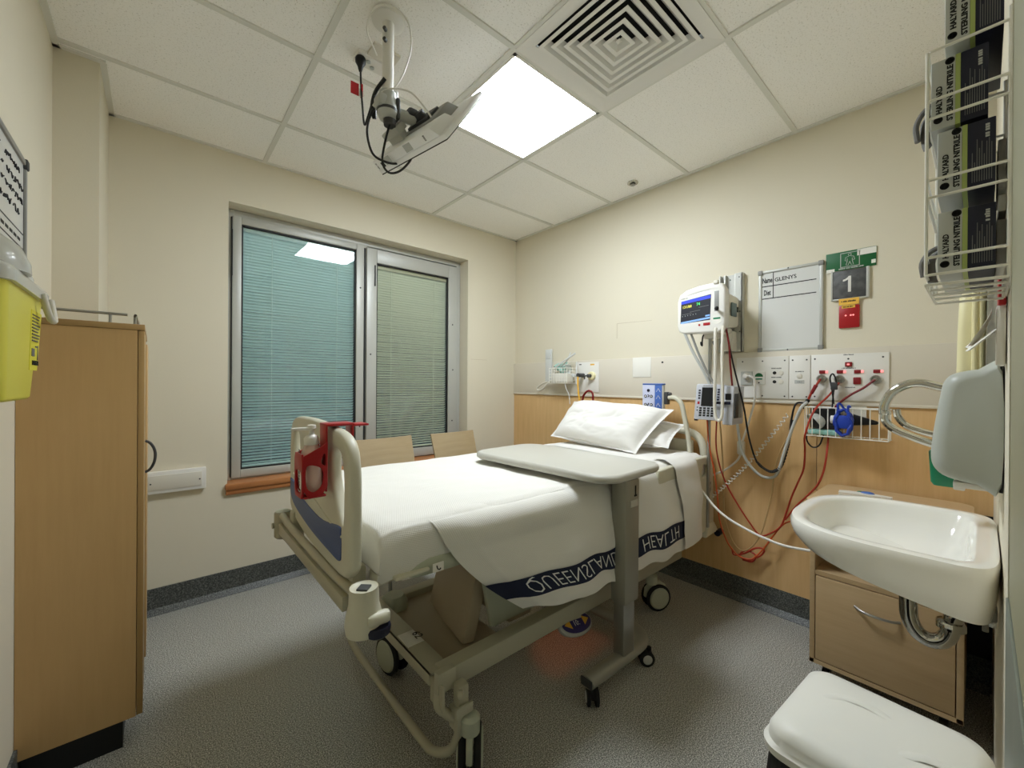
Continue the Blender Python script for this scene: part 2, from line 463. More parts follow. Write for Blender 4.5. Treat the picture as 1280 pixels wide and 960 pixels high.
# window wall with one opening
wx0, wx1, wz0, wz1 = -2.318, -0.565, 0.655, 2.373
mb = MB(); D = 0.20
mb.box(XL - T, wx0, 0, D, 0, H + 0.1); mb.box(wx1, T, 0, D, 0, H + 0.1)
mb.box(wx0, wx1, 0, D, 0, wz0); mb.box(wx0, wx1, 0, D, wz1, H + 0.1)
struct(mb.build('wall_back', M['wall'], None, smooth=False))
struct(B('wall_right', M['wall'], None, 0, T, YF - T, 0.2, 0, H + 0.1))
struct(B('wall_left', M['wall'], None, XL - T, XL, YF - T, 0.2, 0, H + 0.1))
struct(B('wall_front', M['wall'], None, XL - T, T, YF - T, YF, 0, H + 0.1))
struct(B('wall_pier', M['pier'], None, XL, -2.835, -0.46, 0, 0, H))
# fine cracks in the plaster
mb = MB()
mb.box(-0.53, -0.35, -0.0006, 0, 1.4955, 1.4972)
struct(mb.build('trim_2', mat('plaster_joint', (180, 168, 142), 0.8), None, smooth=False))
mb = MB()
mb.hexa([(-.0006, -1.165, 1.742), (0, -1.165, 1.742), (0, -1.455, 1.735), (-.0006, -1.455, 1.735)],
        [(-.0006, -1.165, 1.7445), (0, -1.165, 1.7445), (0, -1.455, 1.7365), (-.0006, -1.455, 1.7365)])
mb.box(-.0006, 0, -1.166, -1.163, 1.63, 1.742)
struct(mb.build('trim_3', bpy.data.materials['plaster_joint'], None, smooth=False))
# skirtings
def skirt(name, boxes, cove):
    mb = MB()
    for b in boxes: mb.box(*b)
    for p, v in cove: mb.prism(p, v)
    return struct(mb.build(name, M['skirt'], None))
skirt('baseboard_back', [(-2.835, 0, -0.008, 0, 0, 0.14)], [([(-2.835, -0.008, 0.03), (-2.835, -0.035, 0.002), (-2.835, -0.035, 0), (-2.835, -0.008, 0)], (2.83, 0, 0))])
skirt('baseboard_right', [(-0.014, 0, -3.025, 0, 0, 0.14)], [([(-0.014, -3.02, 0.03), (-0.04, -3.02, 0.002), (-0.04, -3.02, 0), (-0.014, -3.02, 0)], (0, 3.0, 0))])
skirt('baseboard_left', [(XL, XL + 0.008, YF, -0.46, 0, 0.14), (XL, -2.827, -0.468, -0.46, 0, 0.14), (-2.835, -2.827, -0.46, 0, 0, 0.14)], [])
# bed-head wall: timber panels and the pale service rail
struct(B('trim_4', M['timber'], None, -0.012, 0, -2.418, 0, 0.14, 1.182))
struct(B('trim_5', M['timber'], None, -0.012, 0, YF, -2.421, 0.14, 1.182))
mb = MB(); mb.box(-0.02, 0, YF, 0, 1.19, 1.474, bev=0.003); mb.box(-0.024, 0, YF, 0, 1.182, 1.196, bev=0.002)
struct(mb.build('trim_6', M['rail_panel'], None))
# wall D: bead and guard sheet near the viewpoint
d1 = struct(B('door_1', M['door'], None, -2.62, -1.628, YF, YF + 0.0045, 0.012, 2.64))
B('edge_strip', M['offwhite'], d1, -1.628, -1.620, YF, YF + 0.006, 0.012, 2.64)
B('kick_plate', M['guard'], d1, -2.61, -1.629, YF + 0.004, YF + 0.008, 0.02, 0.95, bev=0.0015)

struct(B('shade_panel', M['black'], None, -0.018, 0, YF, -2.952, 0.14, 0.74))  # added black panel, paints in the deep shade under the sink
# ------------------------------------------------------------------ windows
def frame(mb, x0, x1, z0, z1, y0, y1, w, bev=0.003):
    mb.box(x0, x0 + w, y0, y1, z0, z1, bev=bev); mb.box(x1 - w, x1, y0, y1, z0, z1, bev=bev)
    mb.box(x0 + w, x1 - w, y0, y1, z1 - w, z1, bev=bev); mb.box(x0 + w, x1 - w, y0, y1, z0, z0 + w, bev=bev)
win1 = bpy.data.objects.new('window_1', None); COL.objects.link(win1); win1.location = (-1.9, 0.12, 0.66); ROOTS['window_1'] = Matrix.Translation(win1.location); struct(win1)
win2 = bpy.data.objects.new('window_2', None); COL.objects.link(win2); win2.location = (-1.0, 0.12, 0.66); ROOTS['window_2'] = Matrix.Translation(win2.location); struct(win2)
mb = MB(); frame(mb, wx0 + 0.002, wx1 - 0.002, wz0, wz1 - 0.002, 0.12, 0.198, 0.04); mb.box(-1.47, -1.42, 0.118, 0.198, wz0 + 0.04, wz1 - 0.04, bev=0.003)
mb.build('outer_frame', M['alu'], win1)
def sash(parent, x0, x1, z0, z1, y0, gx0, gx1, gz0, gz1, glass, screws):
    mb = MB()
    mb.box(x0, gx0, y0, y0 + 0.05, z0, z1, bev=0.004); mb.box(gx1, x1, y0, y0 + 0.05, z0, z1, bev=0.004)
    mb.box(gx0, gx1, y0, y0 + 0.05, gz1, z1, bev=0.004); mb.box(gx0, gx1, y0, y0 + 0.05, z0, gz0, bev=0.004)
    mb.build('sash_frame', M['alu'], parent)
    g = 0.009; mb = MB(); y1 = y0 + 0.012
    mb.box(gx0, gx0 + g, y1, y0 + 0.03, gz0, gz1); mb.box(gx1 - g, gx1, y1, y0 + 0.03, gz0, gz1)
    mb.box(gx0, gx1, y1, y0 + 0.03, gz1 - g, gz1); mb.box(gx0, gx1, y1, y0 + 0.03, gz0, gz0 + g)
    mb.build('gasket', M['alu_dark'], parent, smooth=False)
    B('pane', glass, parent, gx0 + 0.002, gx1 - 0.002, y0 + 0.018, y0 + 0.022, gz0 + 0.002, gz1 - 0.002)
    for sx, sz in screws: MB().cyl((sx, y0 - 0.002, sz), (sx, y0 + 0.002, sz), 0.006, n=12).build('screw', M['alu_dark'], parent)
sash(win1, -2.285, -1.452, 0.672, 2.330, 0.108, -2.236, -1.507, 0.722, 2.285, M['glass_teal'], [(-1.478, 2.0), (-1.478, 0.95)])
sash(win2, -1.432, -0.615, 0.672, 2.318, 0.100, -1.352, -0.700, 0.740, 2.212, M['glass'], [(-1.40, 1.5), (-0.66, 1.8), (-0.655, 1.4), (-0.66, 0.95)])
mb = MB(); mb.box(-2.290, -2.284, 0.10, 0.125, 1.95, 2.24); mb.box(-2.292, -2.286, 0.11, 0.13, 0.68, 2.32); mb.box(-1.447, -1.436, 0.112, 0.13, 0.68, 2.31); mb.box(-1.372, -1.364, 0.094, 0.10, 2.03, 2.19)
mb.build('hinge', M['alu_dark'], win1, smooth=False)
mb = MB(); mb.box(wx0 - 0.012, wx1 + 0.012, -0.028, 0.12, 0.628, 0.664, bev=0.008); mb.build('window_sill', M['sillwood'], win1)
mb = MB(); mb.box(wx0 - 0.008, wx1 + 0.008, -0.018, 0.0, 0.598, 0.63, bev=0.006); mb.build('sill_apron', M['sillwood'], win1)
# unseen dark wall and ground, added to keep blind gaps dark against the sky
struct(B('wall_sky_block', M['outside'], None, -9, 7, 3.2, 3.4, -0.1, 4.6))
struct(B('ground_sky_block', M['outside'], None, -9, 7, 0.2, 3.2, -0.2, -0.1))
# venetian blinds inside the double glazing
def blind(label, x0, x1, z0, z1, y, m, cords):
    t = thing('venetian_blind', label, 'blind', ((x0 + x1) / 2, y, z0), None)
    mb = MB(); pitch = 0.0195; n = int((z1 - z0 - 0.05) / pitch); a = math.radians(-37); hw = 0.0125
    for i in range(n):
        zc = z1 - 0.045 - i * pitch + random.uniform(-.0006, .0006); rows = []
        for k in range(5):
            s_ = -1 + k / 2.0; bow = 0.0022 * (1 - s_ * s_)
            rows.append((y + hw * s_ * math.cos(a) - bow * math.sin(a), zc + hw * s_ * math.sin(a) + bow * math.cos(a)))
        tilt = random.uniform(-.001, .001)
        for sgn in (0,):
            P = [[mb.bm.verts.new((x, yy, zz + (tilt if x > x0 + .1 else -tilt))) for yy, zz in rows] for x in (x0, x1)]
            Q = [[mb.bm.verts.new((x, yy + .0005, zz + .0003 + (tilt if x > x0 + .1 else -tilt))) for yy, zz in rows] for x in (x0, x1)]
            for k in range(4):
                mb.bm.faces.new([P[0][k], P[1][k], P[1][k + 1], P[0][k + 1]]); mb.bm.faces.new([Q[0][k + 1], Q[1][k + 1], Q[1][k], Q[0][k]])
            for k in (0, 4): mb.bm.faces.new([P[0][k], Q[0][k], Q[1][k], P[1][k]])
    mb.build('slats', m, t, recalc=False)
    B('head_rail', M['offwhite'] if m is M['slat'] else m, t, x0, x1, y - 0.012, y + 0.012, z1 - 0.03, z1, bev=0.002)
    B('bottom_rail', m, t, x0, x1, y - 0.008, y + 0.008, z0, z0 + 0.014, bev=0.003)
    for cx in cords: MB().cyl((cx, y - 0.013, z0 + 0.005), (cx, y - 0.013, z1 - 0.02), 0.0016, n=6).build('ladder_cord', M['cord'], t)
    return t
blind('wider blue-green tinted blind behind the glass nearest the wardrobe', -2.230, -1.513, 0.728, 2.280, 0.152, M['slat_teal'], (-2.06, -1.64))
blind('narrower grey-cream blind behind the glass above the two chairs', -1.346, -0.706, 0.745, 2.207, 0.146, M['slat'], (-1.22, -0.83))

# ------------------------------------------------------------------ ceiling fittings
t = thing('ceiling_light', 'bright square white panel light set in the tiled ceiling', 'light', (gx - 0.3, gy - 0.3, H - 0.005))
mb = MB(); x0, x1, y0, y1 = gx - 0.588, gx - 0.012, gy - 0.588, gy - 0.012
frm = 0.014
mb.box(x0, x0 + frm, y0, y1, H - 0.004, H + 0.005); mb.box(x1 - frm, x1, y0, y1, H - 0.004, H + 0.005)
mb.box(x0, x1, y0, y0 + frm, H - 0.004, H + 0.005); mb.box(x0, x1, y1 - frm, y1, H - 0.004, H + 0.005)
mb.build('frame', M['white'], t)
B('diffuser_panel', M['lamp'], t, x0 + frm, x1 - frm, y0 + frm, y1 - frm, H - 0.002, H + 0.004)

t = thing('air_diffuser', 'square white four-way air vent with stepped louvres in the ceiling', 'vent', (gx - 0.3, gy - 0.9, H - 0.004))
cx, cy = gx - 0.3, gy - 0.9
mb = MB(); mb.box(cx - 0.285, cx + 0.285, cy - 0.285, cy + 0.285, H + 0.07, H + 0.08); mb.build('backing', M['plenum'], t, smooth=False)  # near-black sheet, the shade inside the vent put into its colour
def ring(mb, h0, z0, h1, z1):
    A = [(cx + sx * h0, cy + sy * h0, z0) for sx, sy in ((-1, -1), (1, -1), (1, 1), (-1, 1))]; Bq = [(cx + sx * h1, cy + sy * h1, z1) for sx, sy in ((-1, -1), (1, -1), (1, 1), (-1, 1))]
    A2 = [(p[0], p[1], p[2] - 0.002) for p in A]; B2 = [(p[0], p[1], p[2] - 0.002) for p in Bq]
    mb.loft([A, Bq, B2, A2, A], False, False)
mb = MB(); ring(mb, 0.297, H - 0.002, 0.238, H + 0.008); mb.build('rim', M['vane'], t, smooth=False)
for i in range(6):
    h = 0.232 - i * 0.037
    mb = MB(); ring(mb, h, H + 0.000, h - 0.016, H + 0.001); ring(mb, h - 0.015, H + 0.001, h - 0.036, H + 0.027); mb.build('louvre', M['vane'], t, smooth=False)
mb = MB(); ring(mb, 0.010, H + 0.010, 0.0001, H + 0.014); mb.build('centre_cap', M['vane'], t, smooth=False)

t = thing('sprinkler_head', 'small round chrome sprinkler head in the ceiling near the bed-head wall', 'sprinkler', (-0.175, -1.404, H - 0.02))
MB().lathe([(0.038, 0), (0.036, -0.006), (0.02, -0.008), (0.018, 0.002)], (-0.175, -1.404, H + 0.004)).build('escutcheon', M['chrome'], t)
MB().lathe([(0.008, 0), (0.008, -0.014), (0.016, -0.016), (0.016, -0.019), (0, -0.019)], (-0.175, -1.404, H + 0.004)).build('deflector', M['steel'], t)
# ------------------------------------------------------------------ hospital bed
bed = thing('hospital_bed', 'off-white hospital bed with blue footboard panel, head against the timber wall', 'bed', (-1.15, -1.43, 0))
def at_foot(x0):
    return lambda y, z, d: V((x0 - d - 0.05 * (-1.45 - y), y, z))
YN, YFAR = -1.862, -1.0
# footboard: outline in (y, z); near side is at y = YN
out = sm2([(-1.862, 0.80), (-1.862, 0.95), (-1.858, 1.03), (-1.835, 1.092), (-1.775, 1.122), (-1.62, 1.134), (-1.43, 1.138), (-1.24, 1.134), (-1.125, 1.122),
           (-1.075, 1.092), (-1.054, 1.03), (-1.05, 0.95), (-1.05, 0.80), (-1.06, 0.765), (-1.11, 0.748), (-1.2, 0.730), (-1.43, 0.722), (-1.66, 0.730), (-1.80, 0.742), (-1.85, 0.765)], 5)
slotn = sm2([(-1.812, 0.868), (-1.826, 0.94), (-1.822, 1.03), (-1.785, 1.088), (-1.715, 1.096), (-1.672, 1.06), (-1.678, 0.98), (-1.75, 0.89)], 5)
slotf = [(-2.912 - y, z) for y, z in slotn]
mid = sm2([(-1.585, 0.99), (-1.585, 1.07), (-1.56, 1.085), (-1.455, 1.09), (-1.35, 1.085), (-1.325, 1.07), (-1.325, 0.99), (-1.35, 0.965), (-1.455, 0.955), (-1.56, 0.965)], 5)
fb = plate2d(out, [slotn, slotf, mid], at_foot(-2.212), 0.036, 0.014).build('footboard', M['bed'], bed, ang=50)
bl = sm2([(-1.775, 0.868), (-1.60, 0.838), (-1.43, 0.834), (-1.26, 0.845), (-1.085, 0.878), (-1.07, 0.86), (-1.075, 0.82), (-1.16, 0.784), (-1.43, 0.765), (-1.70, 0.768), (-1.785, 0.774), (-1.798, 0.80), (-1.795, 0.852)], 5)
plate2d(bl, [], at_foot(-2.2305), 0.006, 0.002).build('blue_panel', M['blue'], fb, ang=50)
mb = MB(); mb.tube([(-2.213, -1.12, 0.905), (-2.221, -1.27, 0.888), (-2.230, -1.455, 0.882), (-2.239, -1.64, 0.86), (-2.247, -1.80, 0.845)], 0.004, 8); mb.build('moulded_ridge', M['bed'], fb)
# footboard sockets and the foot rails
mb = MB()
for y in (-1.79, -1.13): MB().box(-2.225, -2.18, y - 0.03, y + 0.03, 0.64, 0.755, bev=0.012).build('footboard_socket', M['bedmetal'], bed)
mb = MB(); mb.tube([(-2.225, -0.97, 0.70), (-2.235, -1.2, 0.70), (-2.235, -1.66, 0.70), (-2.225, -1.89, 0.70)], 0.014, 12, 3); mb.build('foot_rail', M['bedmetal'], bed)
mb = MB(); mb.box(-2.245, -2.222, -1.80, -1.0, 0.628, 0.672, bev=0.004); mb.box(-2.222, -2.212, -1.84, -0.97, 0.655, 0.665); mb.build('foot_channel', M['bedmetal'], bed)
# roller bumpers on the corners
def bumper(x, y, z, s=0.72):
    k = MB().lathe([(0.03 * s, -0.002), (0.046 * s, 0), (0.05 * s, 0.003), (0.052 * s, -0.015), (0.053 * s, -0.04), (0.062 * s, -0.065), (0.066 * s, -0.09), (0.062 * s, -0.112), (0.04 * s, -0.114)], (x, y, z))
    k.box(x - 0.01, x + 0.055, y - 0.052, y - 0.022, z - 0.088, z - 0.055, bev=0.012)
    o = k.build('corner_bumper', M['bed'], bed, ang=45)
    MB().hexa([(x - .02, y, z - .012), (x, y - .02, z - .012), (x + .02, y, z - .012), (x, y + .02, z - .012)], [(x - .02, y, z + .0025), (x, y - .02, z + .0025), (x + .02, y, z + .0025), (x, y + .02, z + .0025)]).build('square_socket', M['darkgrey'], o, smooth=False)
    MB().lathe([(0.0, -0.122), (0.03 * s, -0.120), (0.044 * s, -0.112), (0.048 * s, -0.098), (0.044 * s, -0.090)], (x + 0.024, y - 0.030, z)).build('roller', M['navy'], o)
bumper(-2.235, -1.935, 0.748)
k = MB().lathe([(0.02, 0.0), (0.03, 0), (0.034, -0.008), (0.034, -0.11), (0.026, -0.118), (0, -0.118)], (-2.22, -0.965, 0.715)); k.cyl((-2.255, -0.965, 0.655), (-2.262, -0.965, 0.655), 0.012); k.build('corner_bumper', M['bedmetal'], bed)
# lying deck and mattress
mb = MB(); mb.box(-2.14, -0.12, -1.86, -1.0, 0.70, 0.725, bev=0.006); mb.build('deck', M['bedmetal'], bed)
mb = MB(); mb.tube([(-2.15, -1.80, 0.735), (-2.10, -1.865, 0.727), (-1.96, -1.882, 0.722), (-1.7, -1.882, 0.722), (-0.4, -1.882, 0.722)], 0.012, 10, 4, flat=2.2); mb.build('deck_side_rail', M['bedcover2'], bed)
mb = MB(); mb.box(-2.13, -2.02, -1.90, -1.80, 0.716, 0.727, bev=0.004); mb.box(-2.17, -2.13, -1.865, -1.80, 0.700, 0.735, bev=0.008); mb.build('corner_plate', M['bed'], bed)
mb = MB()
def lab(name, x0, x1, z0, z1, m):
    return B(name, m, bed, x0, x1, -1.9045, -1.9025, z0, z1)
lab('safety_sticker', -2.013, -1.975, 0.708, 0.735, M['paper']); 
mb = MB(); mb.tube([(-2.0, -1.9055, 0.728), (-1.997, -1.9055, 0.718), (-1.990, -1.9055, 0.714), (-1.986, -1.9055, 0.718)], 0.0016, 6); mb.build('sticker_mark', M['ink'], bed)
mb = MB().box(-2.155, -0.14, -1.865, -0.995, 0.728, 0.852, bev=0.04, seg=4); mb.build('mattress', M['linen'], bed)
# raised column covers
mb = MB(); mb.hexa([(-1.765, -1.70, 0.285), (-1.685, -1.30, 0.245), (-1.64, -1.30, 0.245), (-1.715, -1.715, 0.285)], [(-1.63, -1.66, 0.70), (-1.60, -1.34, 0.70), (-1.54, -1.34, 0.70), (-1.56, -1.67, 0.70)], bev=0.012); mb.build('column_cover', M['bedcover'], bed)
mb = MB(); mb.hexa([(-1.655, -1.74, 0.325), (-1.655, -1.715, 0.325), (-0.85, -1.715, 0.325), (-0.85, -1.74, 0.325)], [(-1.735, -1.745, 0.70), (-1.735, -1.72, 0.70), (-0.75, -1.72, 0.70), (-0.75, -1.745, 0.70)], bev=0.012); mb.build('side_cover', M['bedcover2'], bed)
mb = MB(); mb.box(-1.53, -1.40, -1.70, -1.2, 0.28, 0.33, bev=0.01); mb.build('actuator_tray', M['bedcover'], bed)
# base frame
mb = MB(); mb.box(-1.925, -0.28, -1.825, -1.765, 0.252, 0.326, bev=0.006); mb.build('base_beam', M['bedmetal'], bed)
mb = MB(); mb.box(-1.925, -0.28, -1.235, -1.175, 0.235, 0.300, bev=0.006); mb.build('base_beam', M['bedmetal'], bed)
mb = MB(); mb.box(-1.965, -1.955, -1.80, -1.22, 0.285, 0.322, bev=0.002); mb.box(-1.965, -1.885, -1.80, -1.22, 0.314, 0.322, bev=0.002); mb.build('cross_member', M['bedmetal'], bed)
mb = MB(); mb.box(-0.55, -0.47, -1.80, -1.2, 0.26, 0.31, bev=0.004); mb.build('cross_member', M['bedmetal'], bed)
mb = MB(); mb.box(-1.875, -1.60, -1.765, -1.235, 0.262, 0.272); mb.build('base_tray', M['bedcover'], bed)
tg = B('number_tag', M['paper'], bed, -1.952, -1.888, -1.63, -1.54, 0.3222, 0.3234)
text('lettering', '62', 0.045, (-1.905, -1.560, 0.3236), (0, -1, 0), (1, 0, 0), M['ink'], tg)
mb = MB()
mb.box(-1.96, -1.89, -1.850, -1.822, 0.275, 0.345, bev=0.006); mb.box(-1.955, -1.945, -1.87, -1.79, 0.23, 0.31, bev=0.003); mb.build('end_bracket', M['bedmetal'], bed)
# twin-wheel castors
def castor(c, ang, r=0.070):
    x, y = c; d = V((math.cos(ang), math.sin(ang), 0)); n = V((-math.sin(ang), math.cos(ang), 0)); cen = V((x, y, r))
    k = MB().lathe([(0.026, 0.0), (0.032, 0.004), (0.033, 0.05), (0.022, 0.06)], (x - d.x * 0.03, y - d.y * 0.03, 0.145))
    P = [cen + d * a + V((0, 0, b)) for a, b in ((-0.075, 0.0), (-0.07, 0.05), (-0.035, 0.086), (0.02, 0.088), (0.062, 0.058), (0.05, 0.03), (-0.045, 0.0))]
    k.prism([p - n * 0.011 for p in P], n * 0.022, bev=0.006)
    o = k.build('castor', M['bedcover2'], bed)
    for sg in (-1, 1):
        w = MB().lathe([(0.0, 0.0), (r - 0.012, 0.0), (r - 0.004, 0.003), (r, 0.009), (r, 0.019), (r - 0.006, 0.024), (0.0, 0.024)], cen + n * (0.013 * sg), n * sg); w.build('tyre', M['rubber'], o)
        w = MB().lathe([(0.0, 0.0), (r - 0.014, 0.0), (r - 0.02, 0.006), (0.0, 0.008)], cen + n * (0.037 * sg), n * sg); w.build('wheel_disc', M['bedcover2'], o)
    return o
castor((-1.85, -1.875), math.radians(52)); castor((-1.845, -1.27), math.radians(98), 0.080); castor((-0.48, -1.77), math.radians(-28), 0.074); castor((-0.40, -1.17), math.radians(20))
mb = MB(); mb.loft([[V((x, y, z)) for x, y in rrect(-1.89, -1.775, -1.31, -1.20, .045, 7)] for z in (.19, .30)] + [[V((x, y, .328)) for x, y in rrect(-1.875, -1.79, -1.295, -1.215, .038, 7)]]); mb.build('castor_cover', M['bedcover2'], bed)
# foot-end brake bar
mb = MB(); mb.tube([(-1.83, -0.98, 0.24), (-1.90, -0.985, 0.17), (-1.94, -1.02, 0.085), (-1.95, -1.10, 0.062), (-1.953, -1.40, 0.060), (-1.953, -1.72, 0.060), (-1.945, -1.805, 0.062), (-1.915, -1.855, 0.085), (-1.895, -1.872, 0.14), (-1.905, -1.868, 0.185), (-1.935, -1.855, 0.215), (-1.955, -1.845, 0.240), (-1.945, -1.83, 0.275), (-1.92, -1.815, 0.305)], 0.0145, 12, 5); mb.build('brake_bar', M['bedmetal'], bed)
mb = MB(); mb.box(-1.915, -1.855, -1.895, -1.84, 0.155, 0.225, bev=0.006); mb.box(-1.905, -1.865, -1.89, -1.85, 0.22, 0.30, bev=0.008); mb.cyl((-1.91, -1.895, 0.285), (-1.90, -1.905, 0.287), 0.013); mb.box(-1.925, -1.86, -1.905, -1.895, 0.215, 0.245, bev=0.002); mb.build('pivot_block', M['bedmetal'], bed)
# foot control panel hung under the beam
ctr = Matrix.Translation((-1.215, -1.795, 0.205)) @ Matrix.Rotation(math.radians(8), 4, 'Y') @ Matrix.Rotation(math.radians(38), 4, 'X')
def ell(a, b, z, n=32): return [ctr @ V((a * math.cos(2 * PI * i / n), b * math.sin(2 * PI * i / n), z)) for i in range(n)]
fp = MB().loft([ell(.098, .046, -.022), ell(.106, .052, -.012), ell(.106, .052, 0), ell(.10, .047, .006)]).build('foot_control', M['lightgrey'], bed)
MB().loft([ell(.094, .042, .004), ell(.094, .042, .008)]).build('face_sheet', mat('control_violet', (58, 52, 110), 0.4), fp)
mb = MB()
for sx in (-1, 1): mb.prism([ctr @ V((sx * .082, 0.002, .0082)), ctr @ V((sx * .042, .022, .0082)), ctr @ V((sx * .042, -.02, .0082))], ctr.to_3x3() @ V((0, 0, .0008)))
mb.build('arrow_mark', M['signyellow'], fp, smooth=False)
text('lettering', '10:', 0.034, ctr @ V((-.026, -.012, .0082)), ctr.to_3x3() @ V((1, 0, 0)), ctr.to_3x3() @ V((0, 1, 0)), M['paper'], fp)
mb = MB(); mb.box(-1.26, -1.17, -1.79, -1.77, 0.20, 0.26, bev=0.004); mb.build('control_bracket', M['bedmetal'], bed)
# amber night light under the deck
mb = MB(); mb.box(-1.17, -1.09, -1.69, -1.63, 0.600, 0.625, bev=0.006); nl = mb.build('night_light', M['offwhite'], bed)
# head end: headboard, folded side rail with cut-out grip, corner buffer
hb = MB(); hb.tube([(-0.09, -1.862, 0.70), (-0.09, -1.866, 0.80), (-0.09, -1.862, 0.885), (-0.09, -1.835, 0.95), (-0.09, -1.77, 0.985), (-0.09, -1.62, 0.995), (-0.09, -1.43, 0.998), (-0.09, -1.24, 0.995), (-0.09, -1.09, 0.985), (-0.09, -1.025, 0.95), (-0.09, -1.0, 0.885), (-0.09, -0.996, 0.80), (-0.09, -1.0, 0.70)], 0.023, 14, 5)
hb.box(-0.105, -0.078, -1.80, -1.06, 0.72, 0.935, bev=0.012); hb.build('headboard', M['bed'], bed)
rl = [(-0.72, 0.80), (-0.66, 0.838), (-0.25, 0.846), (-0.14, 0.846), (-0.105, 0.82), (-0.085, 0.62), (-0.08, 0.45), (-0.105, 0.42), (-0.5, 0.43), (-0.66, 0.46), (-0.72, 0.55)]
grip = sm2([(-0.235, 0.735), (-0.17, 0.73), (-0.135, 0.755), (-0.14, 0.80), (-0.175, 0.82), (-0.235, 0.808)], 4)
plate2d(sm2(rl, 4), [grip], lambda x, z, d: V((x, -1.905 + d, z)), 0.03, 0.01).build('side_rail', M['bed'], bed, ang=50)
mb = MB(); mb.prism([(-0.165, -1.921, 0.70), (-0.12, -1.921, 0.70), (-0.12, -1.921, 0.65), (-0.142, -1.921, 0.625), (-0.165, -1.921, 0.65)], (0, -0.0015, 0)); mb.build('rail_emblem', M['grey'], bed, smooth=False)
mb = MB(); mb.tube([(-0.155, -1.923, 0.68), (-0.14, -1.923, 0.665), (-0.13, -1.923, 0.685)], 0.002, 6); mb.build('emblem_mark', M['offwhite'], bed)
mb = MB(); mb.hexa([(-0.22, -1.94, 0.385), (-0.22, -1.90, 0.385), (-0.05, -1.90, 0.395), (-0.05, -1.94, 0.395)], [(-0.16, -1.935, 0.46), (-0.16, -1.905, 0.46), (-0.10, -1.905, 0.46), (-0.10, -1.935, 0.46)], bev=0.008); mb.build('rail_arm', M['bed'], bed)
MB().cyl((-0.085, -1.945, 0.385), (-0.03, -1.945, 0.388), 0.018, n=16).build('buffer', M['navy'], bed)

# ------------------------------------------------------------------ blanket
bk = thing('blanket', 'white waffle-weave blanket with navy lettered hem spread over the bed', 'blanket', (-1.15, -1.43, 0.85))
def nz(x, y, z=0.0, s=1.0): return noise.noise(V((x * s, y * s, z)))
Ltop = 0.90
def top_sheet(u, v):
    # u: foot -> head, v: far hem -> over the top -> near edge, tucked under the mattress
    u = u * 1.06 - 0.06; fd = max(0.0, -u) / 0.06; u = max(0.0, u)
    x = -2.166 + u * 1.83 - 0.010 * min(1.0, fd * 4)
    tot = 0.16 + 0.93 + 0.165; s = v * tot; r = 0.05
    z0 = 0.872 - 0.012 * (x + 2.17) / 2 + 0.004 * nz(x, s, 3, 6) + 0.003 * nz(x * 2, s * 5, 1, 4)
    yf, yn = -0.970, -1.895
    if s < 0.16:
        y, z = yf + 0.004 * nz(x, s, 0, 9), z0 - (0.16 - s)
    elif s < 0.16 + 0.93:
        y, z = yf - (s - 0.16), z0
    else:
        y, z = yn, z0 - (s - 1.09)
    # round both long edges
    def rnd(y, z, ye, sg):
        a = (y - (ye - sg * r)) * sg; b = z - (z0 - r)
        if a > 0 and b > 0:
            m_ = max(a, b); l = math.hypot(a, b); f = m_ / l
            a, b = a * f, b * f; return ye - sg * r + sg * a, z0 - r + b
        return y, z
    y, z = rnd(y, z, yf, 1); y, z = rnd(y, z, yn, -1)
    if s > 1.14:
        k = (s - 1.14) / 0.125
        y += 0.022 * k * k + 0.005 * nz(x, s, 5, 12); z += 0.006 * math.sin(x * 31) * k + 0.010 * k * (1 if x < -2.10 else 0)
    # foot edge drops down behind the footboard
    if fd > 0: z = max(min(z, 0.745 + 0.01 * nz(y, 3, 1, 8)), z - 0.135 * fd)
    elif u < 0.02: z -= 0.010 * (1 - u / 0.02)
    return V((x, y, z))
mb = MB(); mb.grid(120, 90, top_sheet, uv=lambda u, v: ((u * 1.83 + v * 0.55), (v * 1.25 - u * 0.9)))
mb.build('tucked_layer', M['blanket'], bk, ang=80)
HANG = 0.43
